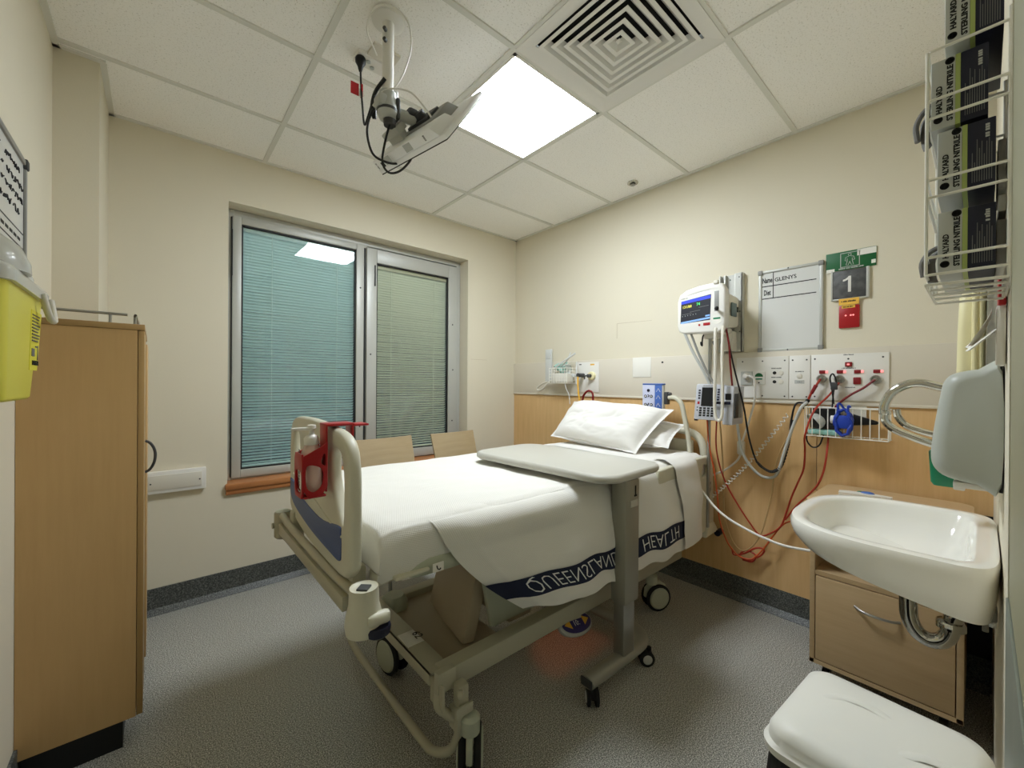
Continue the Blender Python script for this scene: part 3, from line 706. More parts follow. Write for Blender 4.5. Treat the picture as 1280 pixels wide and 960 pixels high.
def flap(u, v):
    # loose side hanging from the mattress edge: u foot -> head, v from on top to the hem
    over = 0.10; tot = over + HANG; s = v * tot
    d = max(0.0, s - over) / HANG                    # 0 at the edge, 1 at the hem
    t = max(0.0, min(1.0, (s - over + 0.06) / (HANG + 0.06)))
    xl = -2.02 + 0.375 * (t ** 1.25) + 0.05 * math.sin(t * PI) * -1
    xr = -0.335 - 0.05 * t
    x = xl + u * (xr - xl)
    z0 = 0.882 - 0.012 * (x + 2.17) / 2
    lump = 0.022 * nz(x * 1.5, s * 2, 2, 3) + 0.010 * nz(x, s * 2, 7, 8)
    e = min(1.0, u * 8)
    if s < over:
        q = s / over
        y = -1.80 - (s); z = z0 - 0.022 * (1 - q) ** 1.5 + 0.012 * nz(x, s, 4, 6) * q
    else:
        k = s - over
        bulge = 0.020 * math.exp(-((x + 1.60) / 0.30) ** 2) * math.sin(min(1, d * 3.2) * PI)
        y = -1.900 - bulge - 0.055 * min(1.0, d * 1.6) - 0.014 * math.sin(x * 9 + 1) * d - 0.02 * (1 - e) * -1 * d
        z = z0 - k * (0.90 + 0.13 * u)
        z -= 0.03 * d * (1 - min(1, u * 5)) * 0
    # round the fold over the mattress edge
    r = 0.07; a = -(y + 1.900 - r); b = z - (z0 - r)
    if a > 0 and b > 0 and s < over + 0.12:
        l = math.hypot(a, b); m_ = max(a, b); a, b = a * m_ / l, b * m_ / l
        y, z = -1.900 + r - a, z0 - r + b
    y += lump * d * 0.9
    # ripples in the hanging hem
    hem = 0.020 * (1 - u) * 1.0 + 0.006 * math.sin(u * 37) * d + 0.012 * nz(u * 9, 1, 0, 1) * d
    z += d * (-0.02 + hem * 0 + 0.006 * math.sin(u * 41) + 0.012 * nz(u * 12, 2, 0, 1)) - 0.018 * d * math.sin(min(1, max(0, u)) * PI)
    if u > 0.86: z += 0.05 * d * ((u - 0.86) / 0.14) ** 2
    # rolled leading edge of the flap lies on the tucked layer
    if u < 0.06: y += (0.06 - u) / 0.06 * 0.022 * min(1, d * 3); z += 0
    return V((x, y, z))
mb = MB(); mb.grid(150, 70, flap, uv=lambda u, v: (u * 1.6, v * 0.75))
mb.build('hanging_side', M['blanket'], bk, ang=80)
def fnorm(u, v):
    e = 0.004; a = flap(min(1, u + e), v) - flap(max(0, u - e), v); b = flap(u, min(1, v + e)) - flap(u, max(0, v - e)); n = a.cross(b).normalized()
    return n if n.y < 0 else -n
V0, V1 = 0.722, 0.884
mb = MB(); mb.grid(150, 8, lambda u, v: flap(u * 0.93, V0 + v * (V1 - V0) - 0.012 * (u > 2)) + fnorm(u * 0.93, V0 + v * (V1 - V0)) * 0.0022)
hb_ = mb.build('hem_band', M['band'], bk, ang=80)
def on_band(name, body, u0, uw, hgt):
    vs, fs = text_mesh(body, 1.0, 2, bold=-0.012)
    w = max(v[0] for v in vs); h = max(v[1] for v in vs); mb = MB(); P = []
    for a, b in vs:
        u = u0 + uw * a / w; v = V0 + (V1 - V0) * (0.5 + hgt * (b / h - 0.5))     # letters stand on their heads
        P.append(mb.bm.verts.new(flap(u, v) + fnorm(u, v) * 0.0046))
    for f in fs:
        try: mb.bm.faces.new([P[i] for i in f])
        except ValueError: pass
    mb.build(name, M['thread'], bk, smooth=False, recalc=False)
on_band('lettering', 'QUEENSLAND', 0.085, 0.385, 0.70)
on_band('lettering', 'HEALTH', 0.602, 0.235, 0.70)
# the turned-back corner at the head end
def corner(u, v):
    s = v * 0.62; x = -0.59 + 0.05 * v + u * (0.285 - 0.095 * v)
    z0 = 0.880; over = 0.12
    if s < over: y, z = -1.80 - s, z0
    else: y, z = -1.918 - 0.052 * min(1, (s - over) * 4), z0 - (s - over) * 0.93
    r = 0.06; a = -(y + 1.918 - r); b = z - (z0 - r)
    if a > 0 and b > 0 and s < over + 0.12:
        l = math.hypot(a, b); m_ = max(a, b); a, b = a * m_ / l, b * m_ / l; y, z = -1.918 + r - a, z0 - r + b
    y -= 0.012 * math.sin(u * PI) * min(1, v * 2) + 0.006 * nz(x, s, 3, 10)
    return V((x, y, z + 0.02 * u * v))
mb = MB(); mb.grid(24, 40, corner, uv=lambda u, v: (u, v)); mb.build('turned_corner', M['linen'], bk, ang=80)
# ------------------------------------------------------------------ bottom sheet at the head end
def sheet(u, v):
    x = -0.62 + u * 0.49; tot = 0.2 + 0.90 + 0.2; s = v * tot; r = 0.05; z0 = 0.866 + 0.003 * nz(x, s, 2, 8); yf, yn = -0.985, -1.880
    if s < 0.2: y, z = yf, z0 - (0.2 - s)
    elif s < 1.1: y, z = yf - (s - 0.2), z0
    else: y, z = yn - 0.01, z0 - (s - 1.1)
    for ye, sg in ((yf, 1), (yn, -1)):
        a = (y - (ye - sg * r)) * sg; b = z - (z0 - r)
        if a > 0 and b > 0:
            l = math.hypot(a, b); m_ = max(a, b); y, z = ye - sg * r + sg * a * m_ / l, z0 - r + b * m_ / l
    if u > 0.97: z -= 0.03
    return V((x, y, z))
mb = MB(); mb.grid(30, 60, sheet, uv=lambda u, v: (u, v))
lone(mb.build('bed_sheet', M['linen'], None, ang=80), 'plain white sheet showing at the head of the mattress below the pillows', 'sheet')

# ------------------------------------------------------------------ pillows
def pillow(label, bl_, br_, tr_, tl_, T, seed, seam=0.02):
    bl_, br_, tr_, tl_ = V(bl_), V(br_), V(tr_), V(tl_)
    n = (br_ - bl_).cross(tl_ - bl_).normalized()
    if n.x > 0: n = -n
    mb = MB(); N = 64
    def surf(sg):
        def fn(u, v):
            a, b = 2 * u - 1, 2 * v - 1
            p = (bl_ * (1 - u) + br_ * u) * (1 - v) + (tl_ * (1 - u) + tr_ * u) * v
            c = (bl_ + br_ + tr_ + tl_) / 4
            pin = 1 - 0.05 * (1 - a * a) * (b * b) ** 2 - 0.05 * (1 - b * b) * (a * a) ** 2
            p = c + (p - c) * pin
            e = max(0.0, 1 - abs(a / 0.94) ** 3.2) * max(0.0, 1 - abs(b / 0.94) ** 3.2)
            h = T * (e ** 0.5)
            wr = 0.020 * nz(a * 1.5 + seed, b * 1.5, seed, 1.6) - 0.007 * max(0, 1 - 3 * abs(nz(a * 1.3 + seed, b * .9 + a * .8, seed, 2.0))) * (.25 + .75 * max(abs(a), abs(b)) ** 2) - 0.004 * max(0, 1 - 3 * abs(nz(a * 2 - b, b * 1.7 + seed, seed, 2.4)))
            h += e * wr * 1.6
            return p + n * (sg * h + 0.001 * sg) + V((0, 0, -0.006 * (1 - b) * e))
        return fn
    mb.grid(N, N, surf(1), uv=lambda u, v: (u, v)); mb.grid(N, N, surf(-1), uv=lambda u, v: (u, v))
    bmesh.ops.remove_doubles(mb.bm, verts=mb.bm.verts, dist=0.0025)
    return lone(mb.build('pillow', M['linen'], None, ang=75), label, 'pillow', None)
pillow('plump white pillow propped upright at the head of the bed, in front of another', (-0.50, -0.95, 0.905), (-0.50, -1.645, 0.870), (-0.235, -1.745, 1.128), (-0.235, -0.945, 1.150), 0.105, 2.3)
pillow('flatter white pillow lying behind the upright pillow at the bed-head', (-0.36, -1.02, 0.915), (-0.36, -1.775, 0.905), (-0.145, -1.775, 1.035), (-0.145, -1.02, 1.035), 0.060, 5.1)
# ------------------------------------------------------------------ over-bed table
t = thing('overbed_table', 'grey over-bed table on castors with its top across the bed', 'table', (-1.12, -1.96, 0))
ta = math.radians(3)
def tp(x, y, z):
    c, s = math.cos(ta), math.sin(ta); return V((-1.135 + c * x - s * y, -1.60 + s * x + c * y, z))
o2 = rrect(-0.235, 0.235, -0.455, 0.405, 0.095, 8)
def ins(p, d): return [(x - math.copysign(d, x) if abs(x) > 1e-6 else x, y - math.copysign(d, y)) for x, y in p]
mb = MB(); mb.loft([[tp(x, y, z) for x, y in ins(o2, d)] for d, z in ((.03, .888), (.008, .891), (0, .900), (0, .912), (.004, .920), (.010, .924), (.014, .925))])
tt = mb.build('tabletop', M['tabletop'], t, ang=60)
mb = MB(); mb.loft([[tp(x, y, z) for x, y in ins(o2, d)] for d, z in ((.020, .9245), (.022, .9255))]); mb.build('laminate_inset', M['tabletop'], tt)
mb = MB(); mb.box(-1.20, -1.0, -1.99, -1.45, 0.868, 0.890, bev=0.004); mb.build('top_support', M['tablemetal'], t)
mb = MB(); mb.hexa([(-1.142, -2.002, .335), (-1.032, -2.002, .335), (-1.032, -1.925, .335), (-1.142, -1.925, .335)], [(-1.142, -2.002, .872), (-1.032, -2.002, .872), (-1.032, -1.925, .872), (-1.142, -1.925, .872)], bev=0.012); up = mb.build('upper_column', M['tablemetal'], t)
B('column_recess', M['ink'], up, -1.072, -1.066, -2.0045, -2.0015, 0.80, 0.842); B('column_clip', M['ink'], up, -1.078, -1.060, -2.0045, -2.0015, 0.796, 0.803)
mb = MB(); mb.box(-1.108, -1.052, -2.0048, -2.001, 0.752, 0.782, bev=0.0012); mb.build('column_plate', M['tabletop'], up)
mb = MB(); mb.box(-1.128, -1.046, -1.988, -1.932, 0.10, 0.345, bev=0.006); mb.build('lower_column', M['steel'], t)
mb = MB(); mb.tube([(-1.345, -1.962, 0.092), (-1.2, -1.965, 0.092), (-1.02, -1.965, 0.092), (-0.945, -1.955, 0.092), (-0.897, -1.915, 0.092), (-0.880, -1.85, 0.092), (-0.882, -1.6, 0.092), (-0.885, -1.25, 0.092)], 0.036, 16, 5, flat=0.66); mb.build('base_leg', M['tablemetal'], t)
B('end_cap', M['darkgrey'], t, -1.349, -1.344, -1.990, -1.934, 0.075, 0.109, bev=0.002)
def tcastor(x, y, ang):
    d = V((math.cos(ang), math.sin(ang), 0)); n = V((-d.y, d.x, 0)); c = V((x, y, 0.034))
    k = MB().cyl((x - d.x * .012, y - d.y * .012, 0.04), (x - d.x * .012, y - d.y * .012, 0.078), 0.012); k.sphere(c + V((0, 0, .012)) , 0.026, (1, 1, .9), 14); q = k.build('castor', M['black'], t)
    for sg in (-1, 1):
        MB().lathe([(0, 0), (0.026, 0), (0.034, 0.003), (0.034, 0.013), (0.026, 0.016), (0, 0.016)], c + n * (.009 * sg), n * sg, 20).build('tyre', M['rubber'], q)
        MB().lathe([(0, 0), (0.022, 0), (0.018, 0.003), (0, 0.004)], c + n * (.0245 * sg), n * sg, 20).build('wheel_disc', M['lightgrey'], q)
tcastor(-1.325, -1.975, math.radians(48)); tcastor(-0.945, -1.985, math.radians(140)); tcastor(-0.885, -1.30, math.radians(80))

# ------------------------------------------------------------------ visitor chairs
def chair(x, y, rz, label):
    t = thing('visitor_chair', label, 'chair', (0, 0, 0), None)
    mb = MB(); W, n = 0.19, 14
    def bk_(u, v):
        a = 2 * u - 1; z = 0.63 + v * 0.285; return V((a * (W + 0.008 * v), 0.20 + 0.10 * (v - .5) * .9 - 0.018 * (1 - a * a), z))
    mb.grid(n, 6, bk_); mb.grid(n, 6, lambda u, v: bk_(u, v) + V((0, 0.011, 0)))
    E1 = [bk_(i / n, 0) for i in range(n + 1)] + [bk_(1, j / 6) for j in range(1, 7)] + [bk_(1 - i / n, 1) for i in range(1, n + 1)] + [bk_(0, 1 - j / 6) for j in range(1, 6)]
    mb.loft([E1, [p + V((0, .011, 0)) for p in E1]], False, False); bmesh.ops.remove_doubles(mb.bm, verts=mb.bm.verts, dist=1e-4)
    mb.build('backrest', M['chair'], t, ang=50)
    mb = MB(); mb.box(-0.205, 0.205, -0.24, 0.19, 0.435, 0.455, bev=0.009); mb.build('seat', M['chair'], t)
    for sx in (-1, 1):
        MB().tube([(sx * .19, -.20, .433), (sx * .20, -.22, .2), (sx * .205, -.235, 0.0)], 0.011, 10, 3).build('leg', M['steel'], t)
        MB().tube([(sx * .17, .155, .433), (sx * .19, .20, .2), (sx * .2, .22, 0.0)], 0.011, 10, 3).build('leg', M['steel'], t)
        MB().tube([(sx * .15, .12, .436), (sx * .155, .20, .50), (sx * .155, .205, .66), (sx * .155, .235, .78)], 0.010, 10, 3).build('back_post', M['steel'], t)
    t.location = (x, y, 0); t.rotation_euler = (0, 0, rz); return t
chair(-1.477, -0.62, math.radians(3), 'beige plywood visitor chair in front of the mullion between the two windows')
chair(-0.935, -0.62, math.radians(5), 'beige plywood visitor chair nearest the corner, below the narrower window')

# ------------------------------------------------------------------ wardrobe
t = thing('wardrobe', 'tall wood-laminate wardrobe on a dark plinth against the wall by the window', 'wardrobe', (-2.83, -0.75, 0))
mb = MB(); mb.box(XL + 0.001, -2.695, -1.035, -0.48, 0.100, 1.462); mb.build('carcass', M['wardrobe'], t, smooth=False)
mb = MB(); mb.box(XL + 0.001, -2.676, -1.037, -0.478, 1.463, 1.483, bev=0.001); mb.build('top_panel', M['wardrobe_edge'], t)
mb = MB(); mb.box(-2.6935, -2.677, -1.034, -0.762, 0.102, 1.460, bev=0.001); d1 = mb.build('door', M['wardrobe_edge'], t)
mb = MB(); mb.box(-2.6905, -2.672, -0.758, -0.482, 0.16, 1.432, bev=0.001); d2 = mb.build('door', M['wardrobe'], t)
mb = MB(); mb.tube([(-2.677, -0.80, 1.045), (-2.662, -0.80, 1.035), (-2.650, -0.80, 1.012), (-2.646, -0.80, 0.985), (-2.650, -0.80, 0.955), (-2.662, -0.80, 0.93), (-2.677, -0.80, 0.92)], 0.005, 10, 4); mb.build('handle', M['darkgrey'], d1)
mb = MB(); mb.box(XL + 0.01, -2.728, -1.02, -0.5, 0.0, 0.102); mb.build('plinth', M['black'], t, smooth=False)
mb = MB(); mb.cyl((-2.965, -1.02, 1.515), (-2.722, -1.02, 1.515), 0.0045); 
for px in (-2.93, -2.765): mb.cyl((px, -1.02, 1.48), (px, -1.02, 1.515), 0.004)
mb.build('gallery_rail', M['steel'], t)
mb = MB(); mb.tube([(-2.703, -0.995, 1.482), (-2.703, -0.995, 1.512), (-2.700, -0.985, 1.515), (-2.700, -0.55, 1.515), (-2.703, -0.53, 1.512), (-2.703, -0.525, 1.482)], 0.0045, 8, 3); mb.build('gallery_rail', M['steel'], t)

# ------------------------------------------------------------------ cover box on the wall under the window
t = thing('wall_outlet_box', 'long white rectangular outlet box on the wall between wardrobe and window', 'outlet', (-2.58, -0.01, 0.664))
mb = MB(); mb.box(-2.76, -2.422, -0.030, 0, 0.664, 0.785, bev=0.004); o = mb.build('housing', M['white'], t)
mb = MB(); mb.box(-2.74, -2.442, -0.034, -0.029, 0.684, 0.765, bev=0.002); o = mb.build('face_plate', M['offwhite'], t)
for x in (-2.665, -2.452): MB().cyl((x, -0.036, 0.722), (x, -0.033, 0.722), 0.004, n=10).build('screw', M['darkgrey'], t)

# ------------------------------------------------------------------ whiteboard on the side wall
t = thing('whiteboard', 'handwritten whiteboard in a grey frame hanging above the yellow sharps bin', 'whiteboard', (XL, -1.35, 1.55))
bx = XL + 0.012
B('writing_surface', M['board'], t, XL + 0.001, bx, -1.69, -1.01, 1.565, 1.955)
mb = MB()
for a in ((-1.70, -1.0, 1.955, 1.972), (-1.70, -1.0, 1.548, 1.565), (-1.015, -0.998, 1.55, 1.97), (-1.702, -1.685, 1.55, 1.97)): mb.box(XL + 0.001, XL + 0.018, *a, bev=0.003)
mb.build('frame', M['grey'], t)
mb = MB(); mb.box(XL + 0.001, XL + 0.022, -1.022, -0.994, 1.945, 1.976, bev=0.004); mb.build('corner_clip', M['darkgrey'], t)
mb = MB(); mb.box(bx, bx + 0.0006, -1.0165, -1.013, 1.565, 1.955)
for z in (1.735, 1.69): mb.box(bx, bx + 0.0006, -1.685, -1.015, z, z + 0.0035)
mb.build('ruled_line', M['ink'], t, smooth=False)
mb = MB(); random.seed(3)
for r_, z in enumerate((1.915, 1.872, 1.832, 1.79)):
    y = -1.66
    while y < -1.045:
        L = random.uniform(.012, .03); p = [(bx + .001, y + L * k / 4, z + random.uniform(-.009, .012)) for k in range(5)]
        if random.random() < .8: mb.tube(p, 0.0016, 5, 3)
        y += L + random.uniform(.004, .014)
for z in (1.708, 1.665):
    for i in range(14): mb.box(bx, bx + .0007, -1.66 + i * .044, -1.63 + i * .044, z, z + .009)
mb.build('handwriting', M['ink'], t)

# ------------------------------------------------------------------ sharps bin
t = thing('sharps_container', 'yellow sharps bin with translucent white lid fixed to the side wall', 'sharps bin', (-2.90, -1.26, 1.215))
def rr(x0, x1, y0, y1, z, r=0.02): return [V((x, y, z)) for x, y in rrect(x0, x1, y0, y1, r, 5)]
x0 = XL + 0.012
mb = MB(); mb.loft([rr(x0, -2.872, -1.475, -1.250, 1.218, .02), rr(x0, -2.868, -1.478, -1.242, 1.224, .02), rr(x0, -2.864, -1.492, -1.188, 1.38, .022), rr(x0, -2.862, -1.50, -1.150, 1.462, .022)])
mb.build('tub', M['yellow'], t, ang=60)
mb = MB(); mb.loft([rr(x0, -2.853, -1.51, -1.138, 1.455, .025), rr(x0, -2.852, -1.512, -1.136, 1.475, .025), rr(x0, -2.856, -1.508, -1.140, 1.484, .025), rr(x0 + .006, -2.872, -1.49, -1.165, 1.496, .03)]); lid = mb.build('lid', M['clear'], t, ang=60)
mb = MB(); mb.lathe([(0.075, 0), (0.074, 0.02), (0.06, 0.055), (0.035, 0.075), (0, 0.08)], (-2.92, -1.40, 1.485)); mb.build('lid_dome', M['clear'], lid)
mb = MB(); mb.lathe([(0.05, 0), (0.048, 0.015), (0.036, 0.04), (0.015, 0.05), (0, 0.052)], (-2.915, -1.235, 1.488)); mb.build('lid_dome', M['clear'], lid)
mb = MB(); mb.tube([(-2.852, -1.245, 1.468), (-2.846, -1.235, 1.435), (-2.842, -1.215, 1.412), (-2.842, -1.17, 1.412), (-2.846, -1.148, 1.432), (-2.852, -1.138, 1.468)], 0.007, 10, 4); mb.build('handle', M['offwhite'], t)
lbm = mat('sharps_label', (232, 222, 70), 0.5)
mb = MB(); mb.hexa([(-2.8665, -1.285, 1.285), (-2.8655, -1.285, 1.285), (-2.8655, -1.205, 1.285), (-2.8665, -1.205, 1.285)], [(-2.8630, -1.285, 1.425), (-2.8620, -1.285, 1.425), (-2.8620, -1.178, 1.425), (-2.8630, -1.178, 1.425)]); lb = mb.build('warning_label', lbm, t, smooth=False)
mb = MB()
for i in range(9): mb.box(-2.8632 + .00002 * i, -2.8612, -1.278, -1.20 - .01 * (i % 3), 1.413 - i * .0075, 1.4155 - i * .0075)
mb.box(-2.8655, -2.8632, -1.272, -1.245, 1.318, 1.336); mb.box(-2.8655, -2.8632, -1.236, -1.208, 1.34, 1.343); mb.box(-2.8655, -2.8634, -1.212, -1.208, 1.31, 1.345)
mb.build('label_print', M['greyink'], lb, smooth=False)
text('lettering', 'DANGER', 0.016, (-2.8634, -1.274, 1.297), (0, 1, 0), (0, 0, 1), M['ink'], lb, depth=.0012)
mb = MB(); mb.box(XL, XL + .012, -1.46, -1.22, 1.25, 1.44); mb.build('wall_bracket', M['offwhite'], t)
t.location = (-2.90, -1.26 - .268, 1.215 + .022)

# ------------------------------------------------------------------ sanitiser bottle in a red cradle on the footboard
yc = -1.672; xb = -2.294
def zz(z): return .952 + (z - .885) * .80
t = thing('bottle_holder', 'red plastic bottle holder hooked over the top rail of the footboard', 'holder', (xb, yc, .944))
def pz(P): return [(a, zz(b)) for a, b in P]
out2 = pz([(-.042, .90), (-.030, .878), (.030, .878), (.042, .90), (.042, 1.015), (.034, 1.035), (-.034, 1.035), (-.042, 1.015)])
win = sm2(pz([(-.032, .91), (-.02, .892), (.02, .892), (.032, .91), (.033, .95), (.022, .975), (-.022, .975), (-.033, .95)]), 4)
plate2d(out2, [win], lambda y, z, d: V((xb - .033 + d, yc + y, z)), .006, .0015).build('front_web', M['red'], t)
for s_ in (-1, 1):
    plate2d(pz([(-.040, .91), (-.02, .878), (.022, .885), (.041, .915), (.041, 1.075), (.02, 1.06), (-.040, 1.03)]), [sm2(pz([(-.032, .925), (-.012, .898), (.012, .905), (.026, .93), (.028, .965), (.012, .99), (-.030, .995)]), 4), sm2(pz([(.018, 1.005), (.034, .99), (.036, 1.03), (.026, 1.035)]), 4)], lambda x, z, d, s_=s_: V((xb + x * .80, yc + s_ * .042 + d, z)), .005, .0015).build('side_web', M['red'], t)
mb = MB(); mb.box(xb - .030, xb + .032, yc - .040, yc + .040, .944, .951, bev=.003); mb.build('shelf', M['red'], t)
mb = MB(); mb.box(xb + .032, xb + .038, yc - .03, yc + .03, .955, 1.158, bev=.002); mb.box(xb + .032, -2.178, yc - .034, yc + .034, 1.150, 1.158, bev=.003); mb.box(-2.184, -2.178, yc - .03, yc + .03, 1.09, 1.155, bev=.002); mb.box(-2.182, -2.13, yc - .03, yc + .03, 1.146, 1.153, bev=.003); mb.build('hook', M['red'], t)
t = thing('sanitiser_bottle', 'clear pump bottle of hand gel with white pump standing in the red holder', 'bottle', (xb, yc, .952))
def ov(a, b, z, n=24): return [V((xb + a * .80 * math.cos(2 * PI * i / n), yc + b * math.sin(2 * PI * i / n), zz(z))) for i in range(n)]
mb = MB(); mb.loft([ov(.030, .030, .885), ov(.036, .036, .891), ov(.036, .036, 1.01), ov(.033, .033, 1.04), ov(.024, .024, 1.062), ov(.014, .014, 1.072)]); bt = mb.build('body', M['pinkclear'], t, ang=60)
B('label', M['paper'], bt, xb - .0305, xb - .0285, yc - .010, yc + .010, zz(.905), zz(.995), bev=.0005)
mb = MB(); mb.lathe([(.02, 0), (.021, .018), (.016, .026), (.008, .03), (.007, .047), (.013, .049), (.012, .058), (0, .06)], (xb, yc, zz(1.066)), n=20); mb.box(xb - .055, xb, yc - .008, yc + .008, 1.140, 1.149, bev=.003); mb.build('pump', M['white'], t)
fine_print('print_line', 10, .018, (xb - .0308, yc + .003, zz(.915)), (0, 0, 1), (0, 1, 0), M['greyink'], bt)

# ------------------------------------------------------------------ bedside cabinet
t = thing('bedside_cabinet', 'beech laminate bedside cabinet with one door standing beside the sink', 'cabinet', (-0.27, -2.73, 0))
X0, X1, Y0, Y1 = -0.495, -0.05, -2.955, -2.503
mb = MB(); mb.box(X0, X1, Y1 - .018, Y1, .085, .765, bev=.001); mb.build('side_panel', M['locker'], t)
mb = MB(); mb.box(X0, X1, Y0, Y0 + .018, .085, .765, bev=.001); mb.build('side_panel', M['locker'], t)
mb = MB(); mb.box(X1 - .012, X1, Y0 + .018, Y1 - .018, .085, .765); mb.build('back_panel', M['locker'], t)
mb = MB(); mb.box(X0 + .002, X1 - .012, Y0 + .018, Y1 - .018, .468, .487); mb.build('shelf', M['locker'], t)
mb = MB(); mb.box(X0, X1, Y0, Y1, .085, .102); mb.build('base_panel', M['locker'], t)
mb = MB(); mb.loft([[V((x, y, z)) for x, y in rrect(X0 - .03, X1, Y0 - .018, Y1 + .02, .06, 6)] for z in (.766, .786)]); mb.build('top', M['locker'], t)
mb = MB(); mb.box(X0 - .001, X0 + .018, Y0 + .021, Y1 - .021, .106, .464, bev=.0015); dr = mb.build('door', M['locker'], t)
mb = MB(); mb.tube([(X0 - .001, -2.655, .385), (X0 - .018, -2.68, .380), (X0 - .024, -2.72, .377), (X0 - .018, -2.765, .376), (X0 - .001, -2.79, .377)], .005, 10, 4); mb.build('handle', M['steel'], dr)
for x in (X0 + .05, X1 - .05):
    for y in (Y0 + .05, Y1 - .05):
        k = MB(); k.cyl((x, y, .05), (x, y, .085), .012); k.lathe([(0, -.012), (.026, -.012), (.03, -.008), (.03, .008), (.026, .012), (0, .012)], (x, y, .03), (0, 1, 0), 18); k.build('castor', M['black'], t)
t = thing('remote_thermometer', 'white hand-held device with blue tip lying on top of the bedside cabinet', 'device', (-.32, -2.65, .787))
mb = MB(); mb.loft([[V((x, y, z)) for x, y in [(-.36, -2.575), (-.315, -2.57), (-.295, -2.60), (-.285, -2.70), (-.29, -2.745), (-.315, -2.745), (-.325, -2.70), (-.35, -2.62)]] for z in (.787, .805, .812)]); mb.build('body', M['white'], t)
mb = MB(); mb.sphere((-.295, -2.665, .812), .02, (.7, 1.2, .4)); mb.build('blue_tip', M['hsblue'], t)
mb = MB(); mb.sphere((-.285, -2.64, .811), .010, (.7, 1.4, .5)); mb.build('green_button', M['greenplastic'], t)

# ------------------------------------------------------------------ bin
t = thing('waste_bin', 'waste bin with rounded white lid and black liner in front of the bedside cabinet', 'bin', (-1.56, -2.86, 0))
ba = math.radians(-4)
def bp(x, y, z): c, s = math.cos(ba), math.sin(ba); return V((-1.562 + c * x - s * y, -2.855 + s * x + c * y, z))
def br(hx, hy, z, r=.045): return [bp(x, y, z) for x, y in rrect(-hx, hx, -hy, hy, r, 7)]
mb = MB(); mb.loft([br(.150, .150, .535), br(.156, .156, .538), br(.157, .157, .552), br(.150, .150, .558), br(.149, .149, .574), br(.142, .142, .588), br(.122, .124, .597), br(.06, .06, .602, .03)]); lid = mb.build('lid', M['binlid'], t, ang=50)
mb = MB(); mb.tube([bp(-.02, .11, .592), bp(.04, .07, .602), bp(.055, .02, .604), bp(.04, -.03, .598)], .010, 8, 5, flat=.16); mb.tube([bp(-.06, -.02, .597), bp(-.02, -.07, .6035), bp(.0, -.12, .596)], .010, 8, 5, flat=.16); mb.build('lid_ridge', M['binlid'], lid)
mb = MB(); mb.loft([br(.115, .12, .003), br(.125, .13, .01), br(.143, .145, .51), br(.143, .145, .53)]); mb.build('body', M['lightgrey'], t, ang=50)
mb = MB(); n_ = 64; lo, hi = [], []
ou = rrect(-.147, .147, -.148, .148, .045, 15)
mb.loft([[bp(x * (1 + .02 * math.sin(i * 1.9)), y * (1 + .02 * math.sin(i * 2.3)), .40 + .012 * math.sin(i * 1.3)) for i, (x, y) in enumerate(ou)], [bp(x * (1.03 + .012 * math.sin(i * 1.7)), y * (1.03 + .012 * math.sin(i * 2.1)), .47) for i, (x, y) in enumerate(ou)], [bp(x, y, .536) for x, y in ou]], False, False); mb.build('liner', M['black'], t)

# ------------------------------------------------------------------ wash basin
t = thing('wash_basin', 'white ceramic wall-hung wash basin with chrome trap under the dispenser', 'sink', (-0.93, -2.98, .70))
def plan(sc, z, dy=0.0, yb=-3.022, n=64, hx=.318, top=.452):
    R = []
    for i in range(n):
        a = 2 * PI * i / n; ca, sa = math.cos(a), math.sin(a)
        x = hx * math.copysign(abs(ca) ** (.62 if sa > 0 else .32), ca)
        y = (top - .16) * 0 + (0.29 * math.copysign(abs(sa) ** .8, sa) if sa > 0 else .162 * math.copysign(abs(sa) ** .32, sa))
        R.append(V((-.935 + x * sc[0], -2.862 + y * sc[1] + dy, z)))
    return R
def und(ring, f):
    o = []
    for p in ring:
        d = max(0.0, min(1.0, (-2.572 - p.y) / .45)); o.append(V((p.x, p.y, .845 - (.030 + .098 * d ** .8) * f)))
    return o
rings = [und(plan((.3, .3), 0), 1.0), und(plan((.7, .72), 0), 1.0), und(plan((.93, .93), 0), .92), und(plan((.985, .98), 0), .5), plan((1, 1), .845), plan((.998, .998), .860), plan((.985, .985), .8695), plan((.955, .955), .872), plan((.90, .90), .8715, .004), plan((.865, .835), .869, .010), plan((.845, .80), .858, .014), plan((.81, .75), .83, .016), plan((.72, .66), .785, .016), plan((.5, .45), .755, .014), plan((.2, .18), .744, .012), plan((.06, .06), .742, .012)]
mb = MB(); mb.loft(rings); mb.build('bowl', M['ceramic'], t, ang=50)
MB().lathe([(0.0, 0), (.022, 0), (.03, .002), (.032, .001), (.03, -.004)], (-.935, -2.85, .744)).build('waste_grate', M['chrome'], t)
mb = MB(); mb.tube([(-.935, -2.848, .70), (-.935, -2.848, .625), (-.935, -2.852, .585), (-.935, -2.868, .553), (-.935, -2.893, .541), (-.935, -2.918, .551), (-.935, -2.932, .575), (-.935, -2.938, .605), (-.935, -2.945, .635), (-.935, -2.965, .650), (-.935, -3.02, .652)], .021, 18, 5); mb.build('trap_pipe', M['chrome'], t)
mb = MB(); mb.lathe([(.021, 0), (.029, .003), (.029, .02), (.022, .024)], (-.935, -2.848, .655)); mb.build('trap_nut', M['chrome'], t)
mb = MB(); mb.lathe([(.021, 0), (.031, .002), (.031, .016), (.028, .022), (.022, .024)], (-.935, -2.936, .592)); mb.build('trap_nut', M['chrome'], t)
MB().lathe([(.028, 0), (.036, .003), (.036, .02), (.022, .022)], (-.935, -2.848, .682)).build('waste_collar', M['black'], t)
mb = MB(); mb.box(-1.02, -.98, -3.02, -2.985, .675, .71, bev=.004); mb.cyl((-1.0, -3.0, .64), (-1.0, -3.0, .68), .006); mb.build('stop_valve', M['steel'], t)
